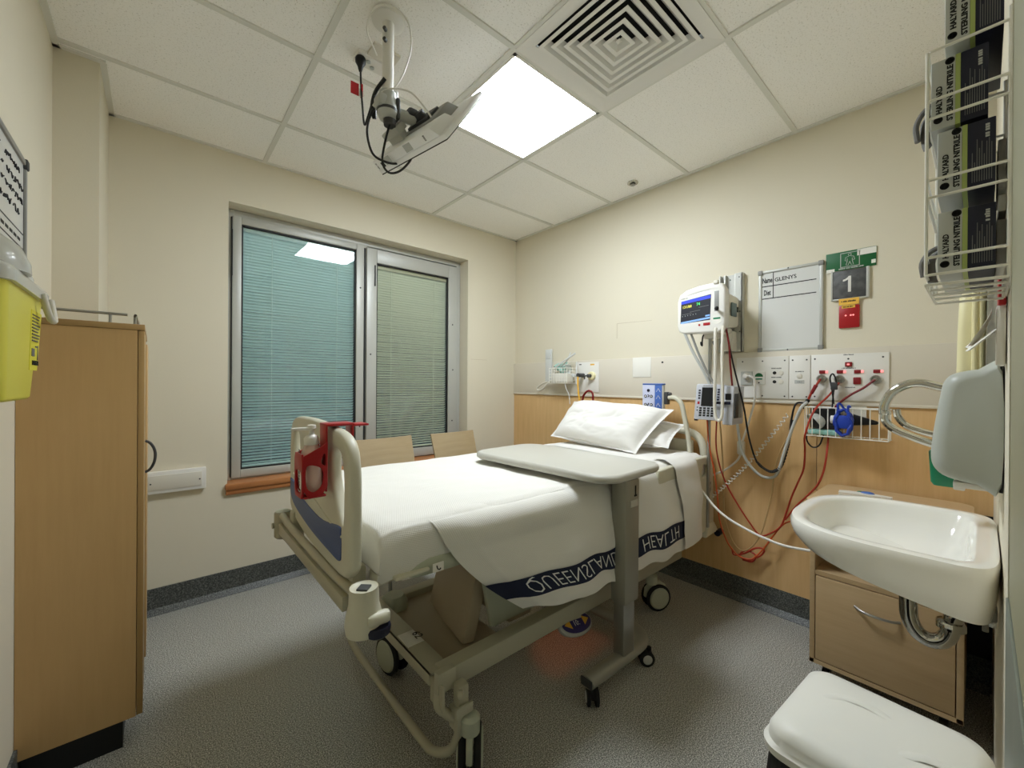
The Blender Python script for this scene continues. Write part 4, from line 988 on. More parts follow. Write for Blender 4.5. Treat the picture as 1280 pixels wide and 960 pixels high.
# bent chrome spout and lever of the wall tap
t = thing('wall_tap', 'curved chrome gooseneck tap reaching out above the wash basin', 'tap', (-.85, -3.02, 1.10))
mb = MB(); mb.tube([(-.85, -3.02, 1.262), (-.85, -2.95, 1.272), (-.85, -2.907, 1.281), (-.85, -2.868, 1.292), (-.85, -2.835, 1.288), (-.85, -2.80, 1.262), (-.85, -2.782, 1.22), (-.85, -2.783, 1.19)], .0135, 14, 5); mb.build('spout', M['chrome'], t)
mb = MB(); mb.tube([(-.85, -2.783, 1.195), (-.85, -2.785, 1.168), (-.85, -2.808, 1.142), (-.85, -2.85, 1.122), (-.85, -2.90, 1.103), (-.85, -3.02, 1.06)], .012, 14, 5); mb.lathe([(.0135, 0), (.016, .003), (.016, .012), (.0135, .014)], (-.85, -2.783, 1.19)); mb.build('lower_arm', M['chrome'], t)
mb = MB(); mb.tube([(-.78, -2.803, 1.205), (-.78, -2.808, 1.18), (-.78, -2.825, 1.155), (-.78, -2.86, 1.138), (-.78, -2.91, 1.125), (-.78, -3.02, 1.10)], .0105, 14, 5); mb.build('lever', M['chrome'], t)
mb = MB()
for z in (1.262, 1.06): mb.lathe([(.03, 0), (.03, .006), (.02, .01)], (-.85, -3.024, z), (0, 1, 0))
mb.lathe([(.03, 0), (.03, .006), (.018, .01)], (-.78, -3.024, 1.10), (0, 1, 0)); mb.build('wall_flange', M['chrome'], t)
# ------------------------------------------------------------------ dispensers and racks beside the basin
t = thing('paper_towel_dispenser', 'large grey paper towel dispenser above the wash basin', 'dispenser', (-1.03, -3.02, 1.04))
prof = [(-3.021, 1.045), (-3.021, 1.325), (-2.985, 1.325), (-2.945, 1.315), (-2.928, 1.295), (-2.922, 1.265), (-2.912, 1.19), (-2.907, 1.14), (-2.906, 1.10), (-2.914, 1.075), (-2.936, 1.057), (-2.985, 1.047)]
mb = MB(); sec = lambda x, k: [V((x, -3.021 + (y + 3.021) * k, 1.185 + (z - 1.185) * (1 - (1 - k) * .55))) for y, z in spline2(prof, 3)]
mb.loft([sec(-1.2, .74), sec(-1.197, .82), sec(-1.190, .905), sec(-1.178, .965), sec(-1.160, .995), sec(-1.145, 1.0), sec(-.90, 1.0), sec(-.875, .96), sec(-.87, .84)]); mb.build('cover', M['dispenser'], t, ang=50)
mb = MB(); mb.box(-1.19, -.88, -3.0235, -3.018, 1.04, 1.33); mb.build('back_plate', M['black'], t)  # black plate paints the shadow gap between cover and wall
mb = MB(); mb.box(-1.17, -.9, -3.01, -2.945, 1.036, 1.05, bev=.003); mb.box(-1.16, -1.13, -2.965, -2.945, 1.028, 1.05, bev=.003); mb.box(-1.1, -1.07, -2.985, -2.965, 1.026, 1.05, bev=.003); mb.build('nozzle', M['white'], t)
t = thing('soap_bottle', 'green soap bottle behind the paper towel dispenser', 'bottle', (-.80, -2.94, .972))
mb = MB(); mb.loft([rr(-.835, -.775, -2.938, -2.893, .978, .012), rr(-.84, -.77, -2.945, -2.887, .988, .015), rr(-.84, -.77, -2.945, -2.882, 1.08, .015), rr(-.83, -.78, -2.938, -2.90, 1.10, .012)]); mb.build('body', M['greenplastic'], t)
mb = MB(); mb.box(-.82, -.79, -3.022, -2.942, 1.055, 1.075, bev=.003); mb.build('wall_clip', M['white'], t)

# glove rack: one wire rack and four stacked glove boxes
gx0, gx1 = -1.565, -1.325
t = thing('glove_box_rack', 'white wire rack on the wall holding a column of glove boxes', 'rack', (-1.445, -3.02, 1.46))
r_ = .0026; ya, yb = -3.019, -2.921
mb = MB()
def hoop(z): return [(gx0 - .008, ya, z), (gx0 - .008, yb - .004, z), (gx0 - .004, yb, z), (gx1 + .004, yb, z), (gx1 + .008, yb - .004, z), (gx1 + .008, ya, z)]
for z in (1.488, 1.520, 1.630, 1.662, 1.775, 1.808, 1.898): mb.tube(hoop(z), r_, 8, 1)
for x in (gx0 - .008, gx1 + .008):
    mb.tube([(x, yb, 1.488), (x, yb, 1.898)], r_, 8, 1); mb.tube([(x, ya, 1.468), (x, ya, 1.92)], r_, 8, 1)
for x in (gx0 + .06, gx0 + .12, gx0 + .18): mb.tube([(x, ya, 1.470), (x, yb, 1.470), (x, yb + .001, 1.488)], r_, 8, 1)
mb.tube([(gx0 - .008, ya, 1.468), (gx0 - .008, yb, 1.470), (gx1 + .008, yb, 1.470), (gx1 + .008, ya, 1.468)], r_, 8, 1)
mb.build('wire_frame', M['wire'], t)
mb = MB(); mb.box(gx0, gx1, -3.0235, -3.021, 1.47, 1.91); mb.build('back_plate', M['offwhite'], t)
def glovebox(label, z0, y0, h, x0, tilt=0.0, has_glove=False):
    # y0: wall-side edge of the printed end; the opening faces into the room
    d = .070; t = thing('glove_box', label, 'box', (x0 + .12, y0 + d / 2, z0), None)
    x1 = x0 + .236
    mb = MB(); mb.box(x0, x1, y0 + d * .56, y0 + d, z0, z0 + h, bev=.0015); mb.build('grey_half', M['glovegrey'], t)
    mb = MB(); mb.box(x0, x1, y0 + d * .47, y0 + d * .56, z0, z0 + h); mb.build('green_stripe', M['glovegreen'], t)
    mb = MB(); mb.box(x0, x1, y0, y0 + d * .47, z0, z0 + h, bev=.0015); nv = mb.build('navy_half', M['glovenavy'], t)
    f = x0 - .0002; up_, rd = (0, 1, 0), (0, 0, 1)
    text('lettering', 'HALYARD', .0105, (f, y0 + d * .80, z0 + h * .22), (0, 0, 1), (0, 1, 0), M['ink'], t, width=h * .40, bold=.0004)
    text('lettering', 'STERLING NITRILE', .0105, (f, y0 + d * .605, z0 + h * .08), (0, 0, 1), (0, 1, 0), M['ink'], t, width=h * .80, bold=.0004)
    for yy, zz, rx in ((y0 + d * .865, z0 + h * .13, .006), (y0 + d * .66, z0 + h * .94, .006)):
        k = MB(); k.lathe([(.0062, 0), (.0062, .0008), (.0042, .0008), (.0042, 0)], (f, yy, zz), (-1, 0, 0), 20); k.box(f - .0008, f, yy - .0008, yy + .0008, zz - .003, zz + .003); k.build('logo_mark', M['ink'], t, smooth=False)
    k = MB()
    for i in range(9):
        yy = y0 + d * (.06 + .04 * i); L = (.55, .62, .58, .4, .6, .5, .64, .3, .45)[i] * h
        k.box(f - .0004, f, yy, yy + .0010, z0 + h * .08, z0 + h * .08 + L)
    k.build('fine_print', M['greyink'], nv, smooth=False)
    fine_print('print_line', 10, .008, (f, y0 + d * .10, z0 + h * .72), (0, 0, 1), (0, 1, 0), M['lightgrey'], nv, width=h * .2)
    if has_glove:
        k = MB()
        k.tube([(x0 + .03, y0 + d - .002, z0 + h * .5), (x0 + .028, y0 + d + .012, z0 + h * .42), (x0 + .03, y0 + d + .022, z0 + h * .25), (x0 + .034, y0 + d + .020, z0 + h * .02)], .009, 8, 4, flat=.5)
        k.tube([(x0 + .05, y0 + d - .002, z0 + h * .48), (x0 + .04, y0 + d + .010, z0 + h * .3), (x0 + .036, y0 + d + .009, z0 + h * .0), (x0 + .034, y0 + d + .006, z0 - h * .12)], .009, 8, 4, flat=.5)
        k.build('glove', M['glovegrey2'], t)
    return t
glovebox('printed glove box at the bottom of the wire rack, a grey glove hanging out', 1.492, -3.005, .110, -1.560, has_glove=True)
glovebox('printed glove box second from the bottom of the wire rack, below the puckered gloves', 1.634, -3.004, .116, -1.560)
glovebox('printed glove box third up in the wire rack, grey gloves bunched at its opening', 1.758, -2.995, .126, -1.558, has_glove=True)
glovebox('topmost glove box standing above the wire rack, cut by the picture edge', 1.905, -3.012, .130, -1.555)
mb = MB(); mb.box(-1.5, -1.36, -3.018, -3.008, 1.60, 1.63, bev=.002); mb.box(-1.5, -1.36, -3.018, -3.006, 1.50, 1.585, bev=.002); mb.box(-1.5, -1.36, -3.018, -3.007, 1.64, 1.73, bev=.002)
lone(mb.build('paper_sheaf', M['paper'], None), 'white papers tucked between the glove boxes and the wall', 'paper')

t = thing('apron_dispenser', 'pale yellow moulded apron holder on the wall beyond the dispenser', 'dispenser', (-.74, -3.02, 1.30))
mb = MB(); mb.loft([rr(-.80, -.66, -2.997, -2.938, 1.28, .015), rr(-.80, -.66, -2.998, -2.940, 1.45, .016), rr(-.80, -.66, -2.999, -2.944, 1.555, .018), rr(-.79, -.67, -2.999, -2.955, 1.58, .018), rr(-.78, -.68, -2.999, -2.972, 1.592, .01)]); mb.build('cover', M['paleyellow'], t, ang=60)
mb = MB(); mb.tube([(-.802, -2.975, 1.285), (-.802, -2.975, 1.46), (-.801, -2.976, 1.57)], .006, 8, 3); mb.tube([(-.802, -2.988, 1.285), (-.802, -2.988, 1.46), (-.801, -2.988, 1.57)], .004, 8, 3); mb.build('moulded_rib', M['paleyellow'], t)
mb = MB(); mb.box(-.84, -.62, -3.0235, -2.999, 1.25, 1.62, bev=.003); mb.build('steel_back', M['steel'], t)
t = thing('wipes_holder', 'red-topped holder with white wipes pulled out, above the paper towel dispenser', 'dispenser', (-1.27, -3.02, 1.32))
mb = MB(); mb.box(-1.31, -1.22, -3.023, -3.012, 1.455, 1.525, bev=.003); mb.build('red_top', M['red'], t)
mb = MB(); mb.box(-1.30, -1.22, -3.023, -3.010, 1.33, 1.456, bev=.003); mb.build('canister', M['white'], t)
mb = MB()
def wipe(u, v):
    z = 1.455 - v * .085; w_ = .006 + .034 * v ** 1.6
    return V((-1.30 + u * .07 + .004 * nz(u * 4, v * 3, 1), -3.010 + w_ + .006 * math.sin(u * 5 + v * 3) * v, z + .004 * math.sin(u * 9) * v))
mb.grid(12, 12, wipe)
mb.grid(10, 10, lambda u, v: V((-1.31 + u * .07, -3.011 + .042 * v + .004 * math.sin(u * 6), 1.405 - .045 * v + .006 * u))); mb.build('wipe', M['paper'], t, ang=70)

# ------------------------------------------------------------------ service rail: panels
PX = -0.0275
def panel(name, label, cat, y0, y1, z0, z1):
    t = thing(name, label, cat, (-.02, (y0 + y1) / 2, z0))
    B('face_plate', M['white'], t, PX, -.02, y0, y1, z0, z1, bev=.0015)
    return t
def screws(t, pts):
    for y, z in pts: MB().cyl((PX + .001, y, z), (PX - .0008, y, z), .0042, n=10).build('screw', M['darkgrey'], t)
t = panel('power_unit', 'white wall panel with power outlet, green safety socket and switches', 'panel', -2.293, -2.026, 1.208, 1.444)
screws(t, [(-2.06, 1.42), (-2.165, 1.42), (-2.275, 1.42), (-2.165, 1.222), (-2.275, 1.222)])
so = B('power_outlet', M['lightgrey'], t, PX - .006, PX, -2.115, -2.052, 1.282, 1.362, bev=.002)
MB().lathe([(.02, 0), (.02, .004), (.016, .012), (.012, .026), (0, .028)], (PX - .005, -2.083, 1.335), (-1, 0, 0), 20).build('plug', M['white'], so)
so = B('safety_outlet', M['white'], t, PX - .005, PX, -2.180, -2.118, 1.286, 1.362, bev=.002)
mb = MB(); mb.prism([(PX - .0052, -2.149 + .021 * math.cos(a), 1.331 + .021 * math.sin(a)) for a in [PI * i / 12 for i in range(13)]], (-.0015, 0, 0)); mb.build('green_lamp', M['green'], so, smooth=False)
B('green_button', M['greenplastic'], so, PX - .0062, PX - .005, -2.166, -2.132, 1.314, 1.322); MB().cyl((PX - .0045, -2.149, 1.297), (PX - .0062, -2.149, 1.297), .004, n=10).build('socket_hole', M['ink'], so)
for z in (1.352, 1.302):
    mb = MB(); mb.cyl((PX + .001, -2.226, z), (PX - .0015, -2.226, z), .009, n=16); mb.prism([(PX - .0015, -2.233, z + .003), (PX - .0015, -2.219, z + .003), (PX - .0015, -2.226, z - .006)], (-.001, 0, 0)); mb.build('indicator', M['ink'], t, smooth=False)
    mb = MB(); mb.lathe([(0, 0), (.012, 0), (.012, .003), (.009, .004), (0, .004)], (PX, -2.258, z), (-1, 0, 0), 20); mb.build('round_switch', M['offwhite'], t)
    fine_print('print_line', 10, .008, (PX - .0002, -2.210, z + .022), (0, -1, 0), (0, 0, 1), M['greyink'], t, width=.05)
t = panel('switch_unit', 'narrow white wall panel with one round switch between two wider panels', 'panel', -2.392, -2.296, 1.208, 1.444)
screws(t, [(-2.312, 1.42), (-2.376, 1.42), (-2.312, 1.222), (-2.376, 1.222)])
mb = MB(); mb.lathe([(0, 0), (.013, 0), (.013, .003), (.01, .005), (0, .005)], (PX, -2.344, 1.333), (-1, 0, 0), 20); mb.build('round_switch', M['offwhite'], t)
fine_print('print_line', 10, .007, (PX - .0002, -2.325, 1.355), (0, -1, 0), (0, 0, 1), M['greyink'], t, width=.04)
pl_ = B('name_plate', M['lightgrey'], t, PX - .0012, PX, -2.366, -2.322, 1.292, 1.312); fine_print('print_line', 10, .007, (PX - .0013, -2.334, 1.299), (0, -1, 0), (0, 0, 1), M['greyink'], pl_, width=.022)
t = panel('nurse_call_unit', 'white wall panel with red call buttons and three chrome gas sockets', 'panel', -2.702, -2.395, 1.208, 1.444)
screws(t, [(-2.412, 1.422), (-2.55, 1.418), (-2.68, 1.422), (-2.412, 1.225), (-2.55, 1.228)])
for y in (-2.446, -2.519, -2.588, -2.660):
    b_ = B('red_switch', M['darkred'], t, PX - .006, PX, y - .012, y + .015, 1.344, 1.362, bev=.004)
    B('indicator_lamp', M['indicator'], b_, PX - .0045, PX, y - .022, y - .011, 1.347, 1.359, bev=.001)
b_ = B('red_button', M['darkred'], t, PX - .007, PX, -2.566, -2.537, 1.378, 1.402, bev=.006); B('indicator_lamp', M['indicator'], b_, PX - .0078, PX - .006, -2.556, -2.546, 1.386, 1.393)
b_ = B('red_socket', M['darkred'], t, PX - .008, PX, -2.600, -2.570, 1.290, 1.325, bev=.006)
for y, z in ((-2.442, 1.318), (-2.516, 1.315), (-2.655, 1.313)):
    mb = MB(); mb.lathe([(.022, 0), (.022, .012), (.019, .016), (.015, .016), (.013, .008), (.006, .008), (.006, .026), (0, .028)], (PX, y, z), (-1, 0, 0), 22); mb.build('gas_socket', M['steel'], t)
fine_print('print_line', 10, .008, (PX - .0002, -2.531, 1.436), (0, -1, 0), (0, 0, 1), M['greyink'], t, width=.04)
fine_print('print_line', 10, .007, (PX - .0002, -2.525, 1.368), (0, -1, 0), (0, 0, 1), M['greyink'], t, width=.055)
fine_print('print_line', 10, .007, (PX - .0002, -2.538, 1.272), (0, -1, 0), (0, 0, 1), M['greyink'], t, width=.04)
t = thing('blank_plate', 'plain white square cover plate on the service rail above the pillow', 'plate', (-.02, -1.39, 1.33))
B('plate', M['paper'], t, -.0235, -.02, -1.463, -1.317, 1.333, 1.476, bev=.001)
lone(MB().cyl((-.019, -1.548, 1.435), (-.0215, -1.548, 1.435), .007, n=14).build('screw_cap', M['ink'], None), 'tiny black screw cap on the service rail beside the blank white plate', 'cap')

# oxygen / suction panel
t = thing('oxygen_unit', 'white wall panel with yellow suction regulator and oxygen flowmeter', 'panel', (-.02, -.92, 1.215))
B('face_plate', M['white'], t, PX, -.02, -1.018, -.795, 1.218, 1.458, bev=.0015)
B('label', M['ink'], t, PX - .001, PX, -.845, -.822, 1.437, 1.444); B('label', M['signyellow'], t, PX - .001, PX, -.975, -.935, 1.432, 1.443)
mb = MB(); mb.lathe([(.034, 0), (.034, .018), (.028, .024), (.0, .024)], (PX, -.955, 1.347), (-1, 0, 0), 24); mb.build('suction_regulator', M['paleyellow'], t)
mb = MB(); mb.cyl((PX - .02, -.955, 1.347), (PX - .05, -.948, 1.347), .014); mb.tube([(PX - .04, -.95, 1.347), (PX - .06, -.93, 1.345), (PX - .06, -.925, 1.32)], .006, 8, 4); mb.build('regulator_fitting', M['darkgrey'], t)
mb = MB(); mb.cyl((PX, -.865, 1.352), (PX - .07, -.865, 1.352), .017); mb.build('outlet_socket', M['darkgrey'], t)
mb = MB(); mb.cyl((PX - .05, -.865, 1.352), (PX - .05, -.82, 1.350), .009); mb.cyl((PX - .05, -.835, 1.335), (PX - .05, -.835, 1.28), .008); mb.sphere((PX - .05, -.80, 1.352), .015); mb.cyl((PX - .05, -.835, 1.355), (PX - .05, -.835, 1.46), .007); mb.build('flowmeter', M['clear'], t)
mb = MB(); mb.tube([(-.095, -.865, 1.34), (-.10, -.868, 1.28), (-.105, -.88, 1.21), (-.11, -.90, 1.12)], .007, 8, 4); lone(mb.build('yellow_hose', M['signyellow'], None), 'short yellow hose dropping from the suction regulator behind the pillow', 'hose')
mb = MB(); mb.tube([(-.12, -.926, 1.10), (-.12, -.935, 1.16), (-.12, -.948, 1.198), (-.12, -.985, 1.228), (-.12, -1.025, 1.218), (-.12, -1.035, 1.17), (-.12, -1.035, 1.10)], .008, 10, 5); lone(mb.build('red_tube', M['maroon'], None), 'dark red rubber tube looping up behind the upright pillow', 'hose')

# small wire basket with oxygen masks
def basket(name, label, x0, x1, y0, y1, z0, z1, nv, nh, r=.0022):
    t = thing(name, label, 'basket', (-.06, (y0 + y1) / 2, z0)); mb = MB()
    loop_ = lambda z: [(x1, y0, z), (x0, y0, z), (x0, y1, z), (x1, y1, z)]
    for z in (z0, z1): mb.tube(loop_(z), r * 1.3, 8, 1, closed=True)
    for i in range(1, nh): mb.tube(loop_(z0 + (z1 - z0) * i / nh), r, 6, 1)
    for i in range(nv + 1):
        y = y0 + (y1 - y0) * i / nv; mb.tube([(x0, y, z1), (x0, y, z0), (x1, y, z0)], r, 6, 1)
    for i in range(1, 3):
        x = x0 + (x1 - x0) * i / 3
        for y in (y0, y1): mb.tube([(x, y, z1), (x, y, z0)], r, 6, 1)
    mb.build('wire_frame', M['wire'], t); return t
t = basket('wire_basket', 'small square-mesh white wire basket of oxygen masks on the service rail', -.125, -.022, -.775, -.575, 1.287, 1.412, 7, 5)
mb = MB(); mb.box(-.024, -.021, -.70, -.66, 1.27, 1.44); mb.build('mount_plate', M['offwhite'], t)
mb = MB(); mb.box(-.03, -.0205, -.515, -.435, 1.30, 1.586, bev=.004); mb.box(-.034, -.029, -.505, -.445, 1.50, 1.57, bev=.003)
lone(mb.build('tubing_packet', M['clear'], None), 'flat clear plastic packet standing upright behind the small mesh basket', 'packet')
mb = MB(); mb.tube([(-.06, -.50, 1.30), (-.06, -.44, 1.285), (-.06, -.39, 1.26), (-.06, -.365, 1.235), (-.06, -.39, 1.222), (-.06, -.44, 1.24), (-.06, -.5, 1.285), (-.06, -.55, 1.31)], .008, 8, 5); lone(mb.build('hose_loop', M['offwhite'], None), 'off-white tube loop sticking out beside the small mesh basket', 'hose')
def mask(label, c, s, tilt, m):
    mb = MB(); R = Matrix.Translation(c) @ Matrix.Rotation(tilt, 4, 'X') @ Matrix.Rotation(.6, 4, 'Y')
    rings = []
    for h, r in ((0, 1.0), (.02, .98), (.045, .8), (.062, .5), (.07, .22)): rings.append([R @ V((r * .042 * s * math.cos(a), r * .056 * s * math.sin(a) * (1 + .15 * math.sin(a)), h * s)) for a in [2 * PI * i / 20 for i in range(20)]])
    mb.loft(rings, False, True); mb.cyl(R @ V((0, 0, .06 * s)), R @ V((0, 0, .10 * s)), .011 * s); return lone(mb.build('oxygen_mask', m, None, ang=60), label, 'mask')
mask('clear green-tinted oxygen mask on top in the small mesh basket', (-.075, -.64, 1.395), 1.0, .5, M['teal'])
mask('clear oxygen mask leaning out of the small mesh basket towards the regulator', (-.08, -.735, 1.40), .95, -1.1, M['clear'])
mb = MB(); mb.box(-.115, -.03, -.765, -.585, 1.292, 1.37, bev=.012); lone(mb.build('supply_packet', M['paper'], None), 'white packet lying inside the small mesh basket', 'packet')
mb = MB(); mb.tube([(-.10, -.62, 1.415), (-.11, -.70, 1.455), (-.10, -.78, 1.50), (-.09, -.83, 1.53)], .008, 8, 4); mb.tube([(-.09, -.66, 1.42), (-.09, -.74, 1.47), (-.08, -.775, 1.54)], .006, 8, 4); lone(mb.build('corrugated_tube', M['clear'], None), 'grey tubing sprouting upward from the small mesh basket', 'hose')
mb = MB(); mb.tube([(-.115, -.745, 1.29), (-.115, -.76, 1.24), (-.115, -.79, 1.19), (-.115, -.80, 1.12)], .0035, 6, 4); lone(mb.build('drip_line', M['clear'], None), 'thin clear line hanging down from the small mesh basket', 'hose')

# wide wire basket under the call panel
t = basket('wire_basket', 'wide white wire basket with upright bars below the nurse call panel', -.125, -.022, -2.712, -2.392, 1.028, 1.172, 10, 1)
mb = MB(); mb.box(-.022, -.012, -2.62, -2.48, 1.10, 1.185); mb.build('mount_plate', M['offwhite'], t)
mb = MB(); mb.loft([[V((x, y, z)) for x, y in rrect(-.095, -.035, -2.53, -2.405, .02, 4)] for z in (1.065, 1.10, 1.165)]); mb.sphere((-.075, -2.44, 1.15), .022, (1, 1.4, .7)); lone(mb.build('pressure_cuff', M['black'], None), 'black rolled blood pressure cuff in the wide wire basket', 'cuff')
mb = MB(); mb.hexa([(-.06, -2.56, 1.085), (-.035, -2.56, 1.085), (-.035, -2.668, 1.098), (-.06, -2.668, 1.098)], [(-.06, -2.56, 1.148), (-.035, -2.56, 1.148), (-.035, -2.668, 1.112), (-.06, -2.668, 1.112)], bev=.006); lone(mb.build('otoscope_handle', M['black'], None), 'black tapered instrument behind the blue hose bundle in the wide basket', 'instrument')
mb = MB(); mb.box(-.115, -.035, -2.53, -2.402, 1.033, 1.06, bev=.010); lone(mb.build('green_cloth', M['teal'], None), 'folded pale green cloth at the bottom of the wide wire basket', 'cloth')
mask('small clear nebuliser mask lying against the bars of the wide basket', (-.10, -2.428, 1.09), .8, .9, M['clear'])
t = thing('blue_hose_bundle', 'coiled bright blue hose with clips hung on the wide wire basket', 'hose', (-.14, -2.55, 1.03))
mb = MB()
P = []
for i in range(120):
    a = i / 120 * 2 * PI * 4.5; P.append((-.138 + .012 * math.sin(i * .4), -2.552 + (.030 + .004 * math.sin(i)) * math.cos(a), 1.105 + .062 * math.sin(a) + .003 * math.sin(i * 2.1)))
mb.tube(P, .0062, 8, 1); mb.build('coil', M['bluehose'], t)
mb = MB(); mb.box(-.15, -.128, -2.58, -2.525, 1.075, 1.14, bev=.008); mb.build('connector_block', M['bluehose'], t)
mb = MB(); mb.tube([(-.148, -2.535, 1.15), (-.150, -2.532, 1.19), (-.145, -2.54, 1.195), (-.14, -2.555, 1.17)], .005, 8, 4); mb.tube([(-.148, -2.57, 1.15), (-.150, -2.572, 1.185), (-.145, -2.58, 1.18)], .005, 8, 4); mb.build('loop_end', M['bluehose'], t)
MB().cyl((-.12, -2.515, 1.115), (-.12, -2.500, 1.115), .02, n=18).build('dial', M['white'], t)

# ------------------------------------------------------------------ boards and signs
t = thing('name_board', 'small white patient name board in an aluminium frame on the bed-head wall', 'whiteboard', (0, -2.29, 1.478))
B('writing_surface', M['board'], t, -.010, 0, -2.432, -2.148, 1.485, 1.925)
mb = MB(); fx = -.016
for a in ((-2.442, -2.138, 1.922, 1.937), (-2.442, -2.138, 1.474, 1.488), (-2.442, -2.427, 1.478, 1.935), (-2.153, -2.138, 1.478, 1.935)): mb.box(fx, 0, *a, bev=.003)
mb.build('frame', M['alu'], t)
for y in (-2.147, -2.433):
    for z in (1.484, 1.928): B('corner_clip', M['grey'], t, -.021, 0, y - .012, y + .012, z - .013, z + .013, bev=.004)
for z in (1.931, 1.480): MB().cyl((-.014, -2.285, z), (-.0175, -2.285, z), .004, n=10).build('screw', M['darkgrey'], t)
wf = -.0106
mb = MB(); mb.box(wf, -.0099, -2.412, -2.155, 1.845, 1.850); mb.box(wf, -.0099, -2.412, -2.155, 1.775, 1.780); mb.box(wf, -.0099, -2.213, -2.209, 1.780, 1.922); mb.build('ruled_line', M['ink'], t, smooth=False)
text('lettering', 'Name', .042, (-.0101, -2.156, 1.868), (0, -1, 0), (0, 0, 1), M['ink'], t, width=.050, bold=.0012)
text('lettering', 'Diet', .042, (-.0101, -2.164, 1.797), (0, -1, 0), (0, 0, 1), M['ink'], t, width=.034, bold=.0012)
text('lettering', 'GLENYS', .030, (-.0101, -2.218, 1.868), (0, -1, .03), (0, .12, 1), M['ink'], t, width=.105, bold=.0005)
# evacuation sign
t = thing('evacuation_sign', 'green safety sign with white figure symbol above the number plate', 'sign', (0, -2.55, 1.868))
B('plate', M['green'], t, -.006, 0, -2.650, -2.452, 1.872, 1.966, bev=.001)
B('white_sticker', M['paper'], t, -.0068, -.0058, -2.650, -2.578, 1.934, 1.964); B('white_strip', M['paper'], t, -.0068, -.0058, -2.488, -2.454, 1.868, 1.884); B('white_patch', M['paper'], t, -.0068, -.0058, -2.648, -2.632, 1.884, 1.902)
mb = MB()
for a in ((-2.588, -2.511, 1.955, 1.958), (-2.588, -2.511, 1.885, 1.888), (-2.588, -2.585, 1.885, 1.958), (-2.514, -2.511, 1.885, 1.958)): mb.box(-.0068, -.0058, *a)
mb.build('symbol_border', M['lightgrey'], t, smooth=False)
mb = MB(); q = lambda y, z: (-.0066, -2.549 + y, z)
mb.tube([q(0.006 * math.cos(a), 1.946 + .006 * math.sin(a)) for a in [2 * PI * i / 12 for i in range(12)]], .0012, 6, 1, closed=True)
for s_ in (-1, 1):
    mb.tube([q(s_ * .004, 1.938), q(s_ * .016, 1.934), q(s_ * .019, 1.918), q(s_ * .013, 1.916)], .0013, 6, 1); mb.tube([q(s_ * .010, 1.928), q(s_ * .010, 1.914), q(s_ * .015, 1.894), q(s_ * .006, 1.894), q(0, 1.912)], .0013, 6, 1)
mb.build('figure_symbol', M['lightgrey'], t)
fine_print('print_line', 10, .009, (-.006, -2.505, 1.876), (0, -1, 0), (0, 0, 1), M['lightgrey'], t, width=.10)
t = thing('number_plate', 'charcoal bed number plate with a white number on the bed-head wall', 'sign', (0, -2.55, 1.72))
B('plate', M['signgrey'], t, -.010, 0, -2.616, -2.480, 1.725, 1.868, bev=.001)
mb = MB(); mb.box(-.013, 0, -2.482, -2.475, 1.720, 1.872, bev=.001); mb.box(-.013, 0, -2.626, -2.614, 1.720, 1.872, bev=.001); mb.box(-.011, 0, -2.62, -2.478, 1.718, 1.726, bev=.001); mb.build('holder', M['alu'], t)
mb = MB(); mb.prism([(-.0102, -2.549 - a, 1.757 + b) for a, b in ((-.0055, 0), (.0065, 0), (.0065, .080), (-.003, .080), (-.008, .073), (-.016, .067), (-.026, .064), (-.026, .055), (-.014, .058), (-.0055, .063))], (-.0012, 0, 0)); mb.build('numeral_one', M['white'], t, smooth=False)
t = thing('call_point', 'red wall plate with small lights below the charcoal number plate', 'call button', (0, -2.55, 1.57))
B('plate', M['red'], t, -.014, 0, -2.590, -2.507, 1.575, 1.690, bev=.006)
B('yellow_label', M['signyellow'], t, -.0155, -.0125, -2.588, -2.508, 1.692, 1.724); B('yellow_label', M['signyellow'], t, -.0155, -.0135, -2.573, -2.520, 1.675, 1.690)
fine_print('print_line', 10, .010, (-.0156, -2.518, 1.706), (0, -1, 0), (0, 0, 1), M['ink'], t, width=.058)
fine_print('print_line', 10, .008, (-.0156, -2.526, 1.679), (0, -1, 0), (0, 0, 1), M['ink'], t, width=.040)
for y in (-2.536, -2.556, -2.566): MB().cyl((-.013, y, 1.638), (-.0155, y, 1.638), .004, n=10).build('lamp', M['indicator'], t)
# ------------------------------------------------------------------ vital signs monitor on its wall channel
t = thing('equipment_channel', 'vertical aluminium mounting channel with bracket behind the patient monitor', 'wall mount', (0, -1.99, 1.48))
mb = MB(); mb.box(-.006, 0, -2.058, -1.925, 1.482, 1.950)
for y in (-2.058, -2.020, -1.962, -1.932): mb.box(-.034, -.004, y, y + .008, 1.482, 1.950, bev=.001)
mb.box(-.034, -.028, -2.058, -2.020, 1.482, 1.95); mb.build('channel', M['alu'], t)
for y, z in ((-2.04, 1.925), (-1.99, 1.915), (-2.045, 1.72), (-2.045, 1.60)): MB().cyl((-.033, y, z), (-.036, y, z), .004, n=8).build('screw', M['darkgrey'], t)
mb = MB(); mb.box(-.10, -.034, -2.03, -1.965, 1.53, 1.60, bev=.006); mb.box(-.10, -.034, -2.03, -1.96, 1.485, 1.532, bev=.004); mb.box(-.14, -.08, -2.02, -1.93, 1.585, 1.615, bev=.006); mb.build('bracket', M['offwhite'], t)

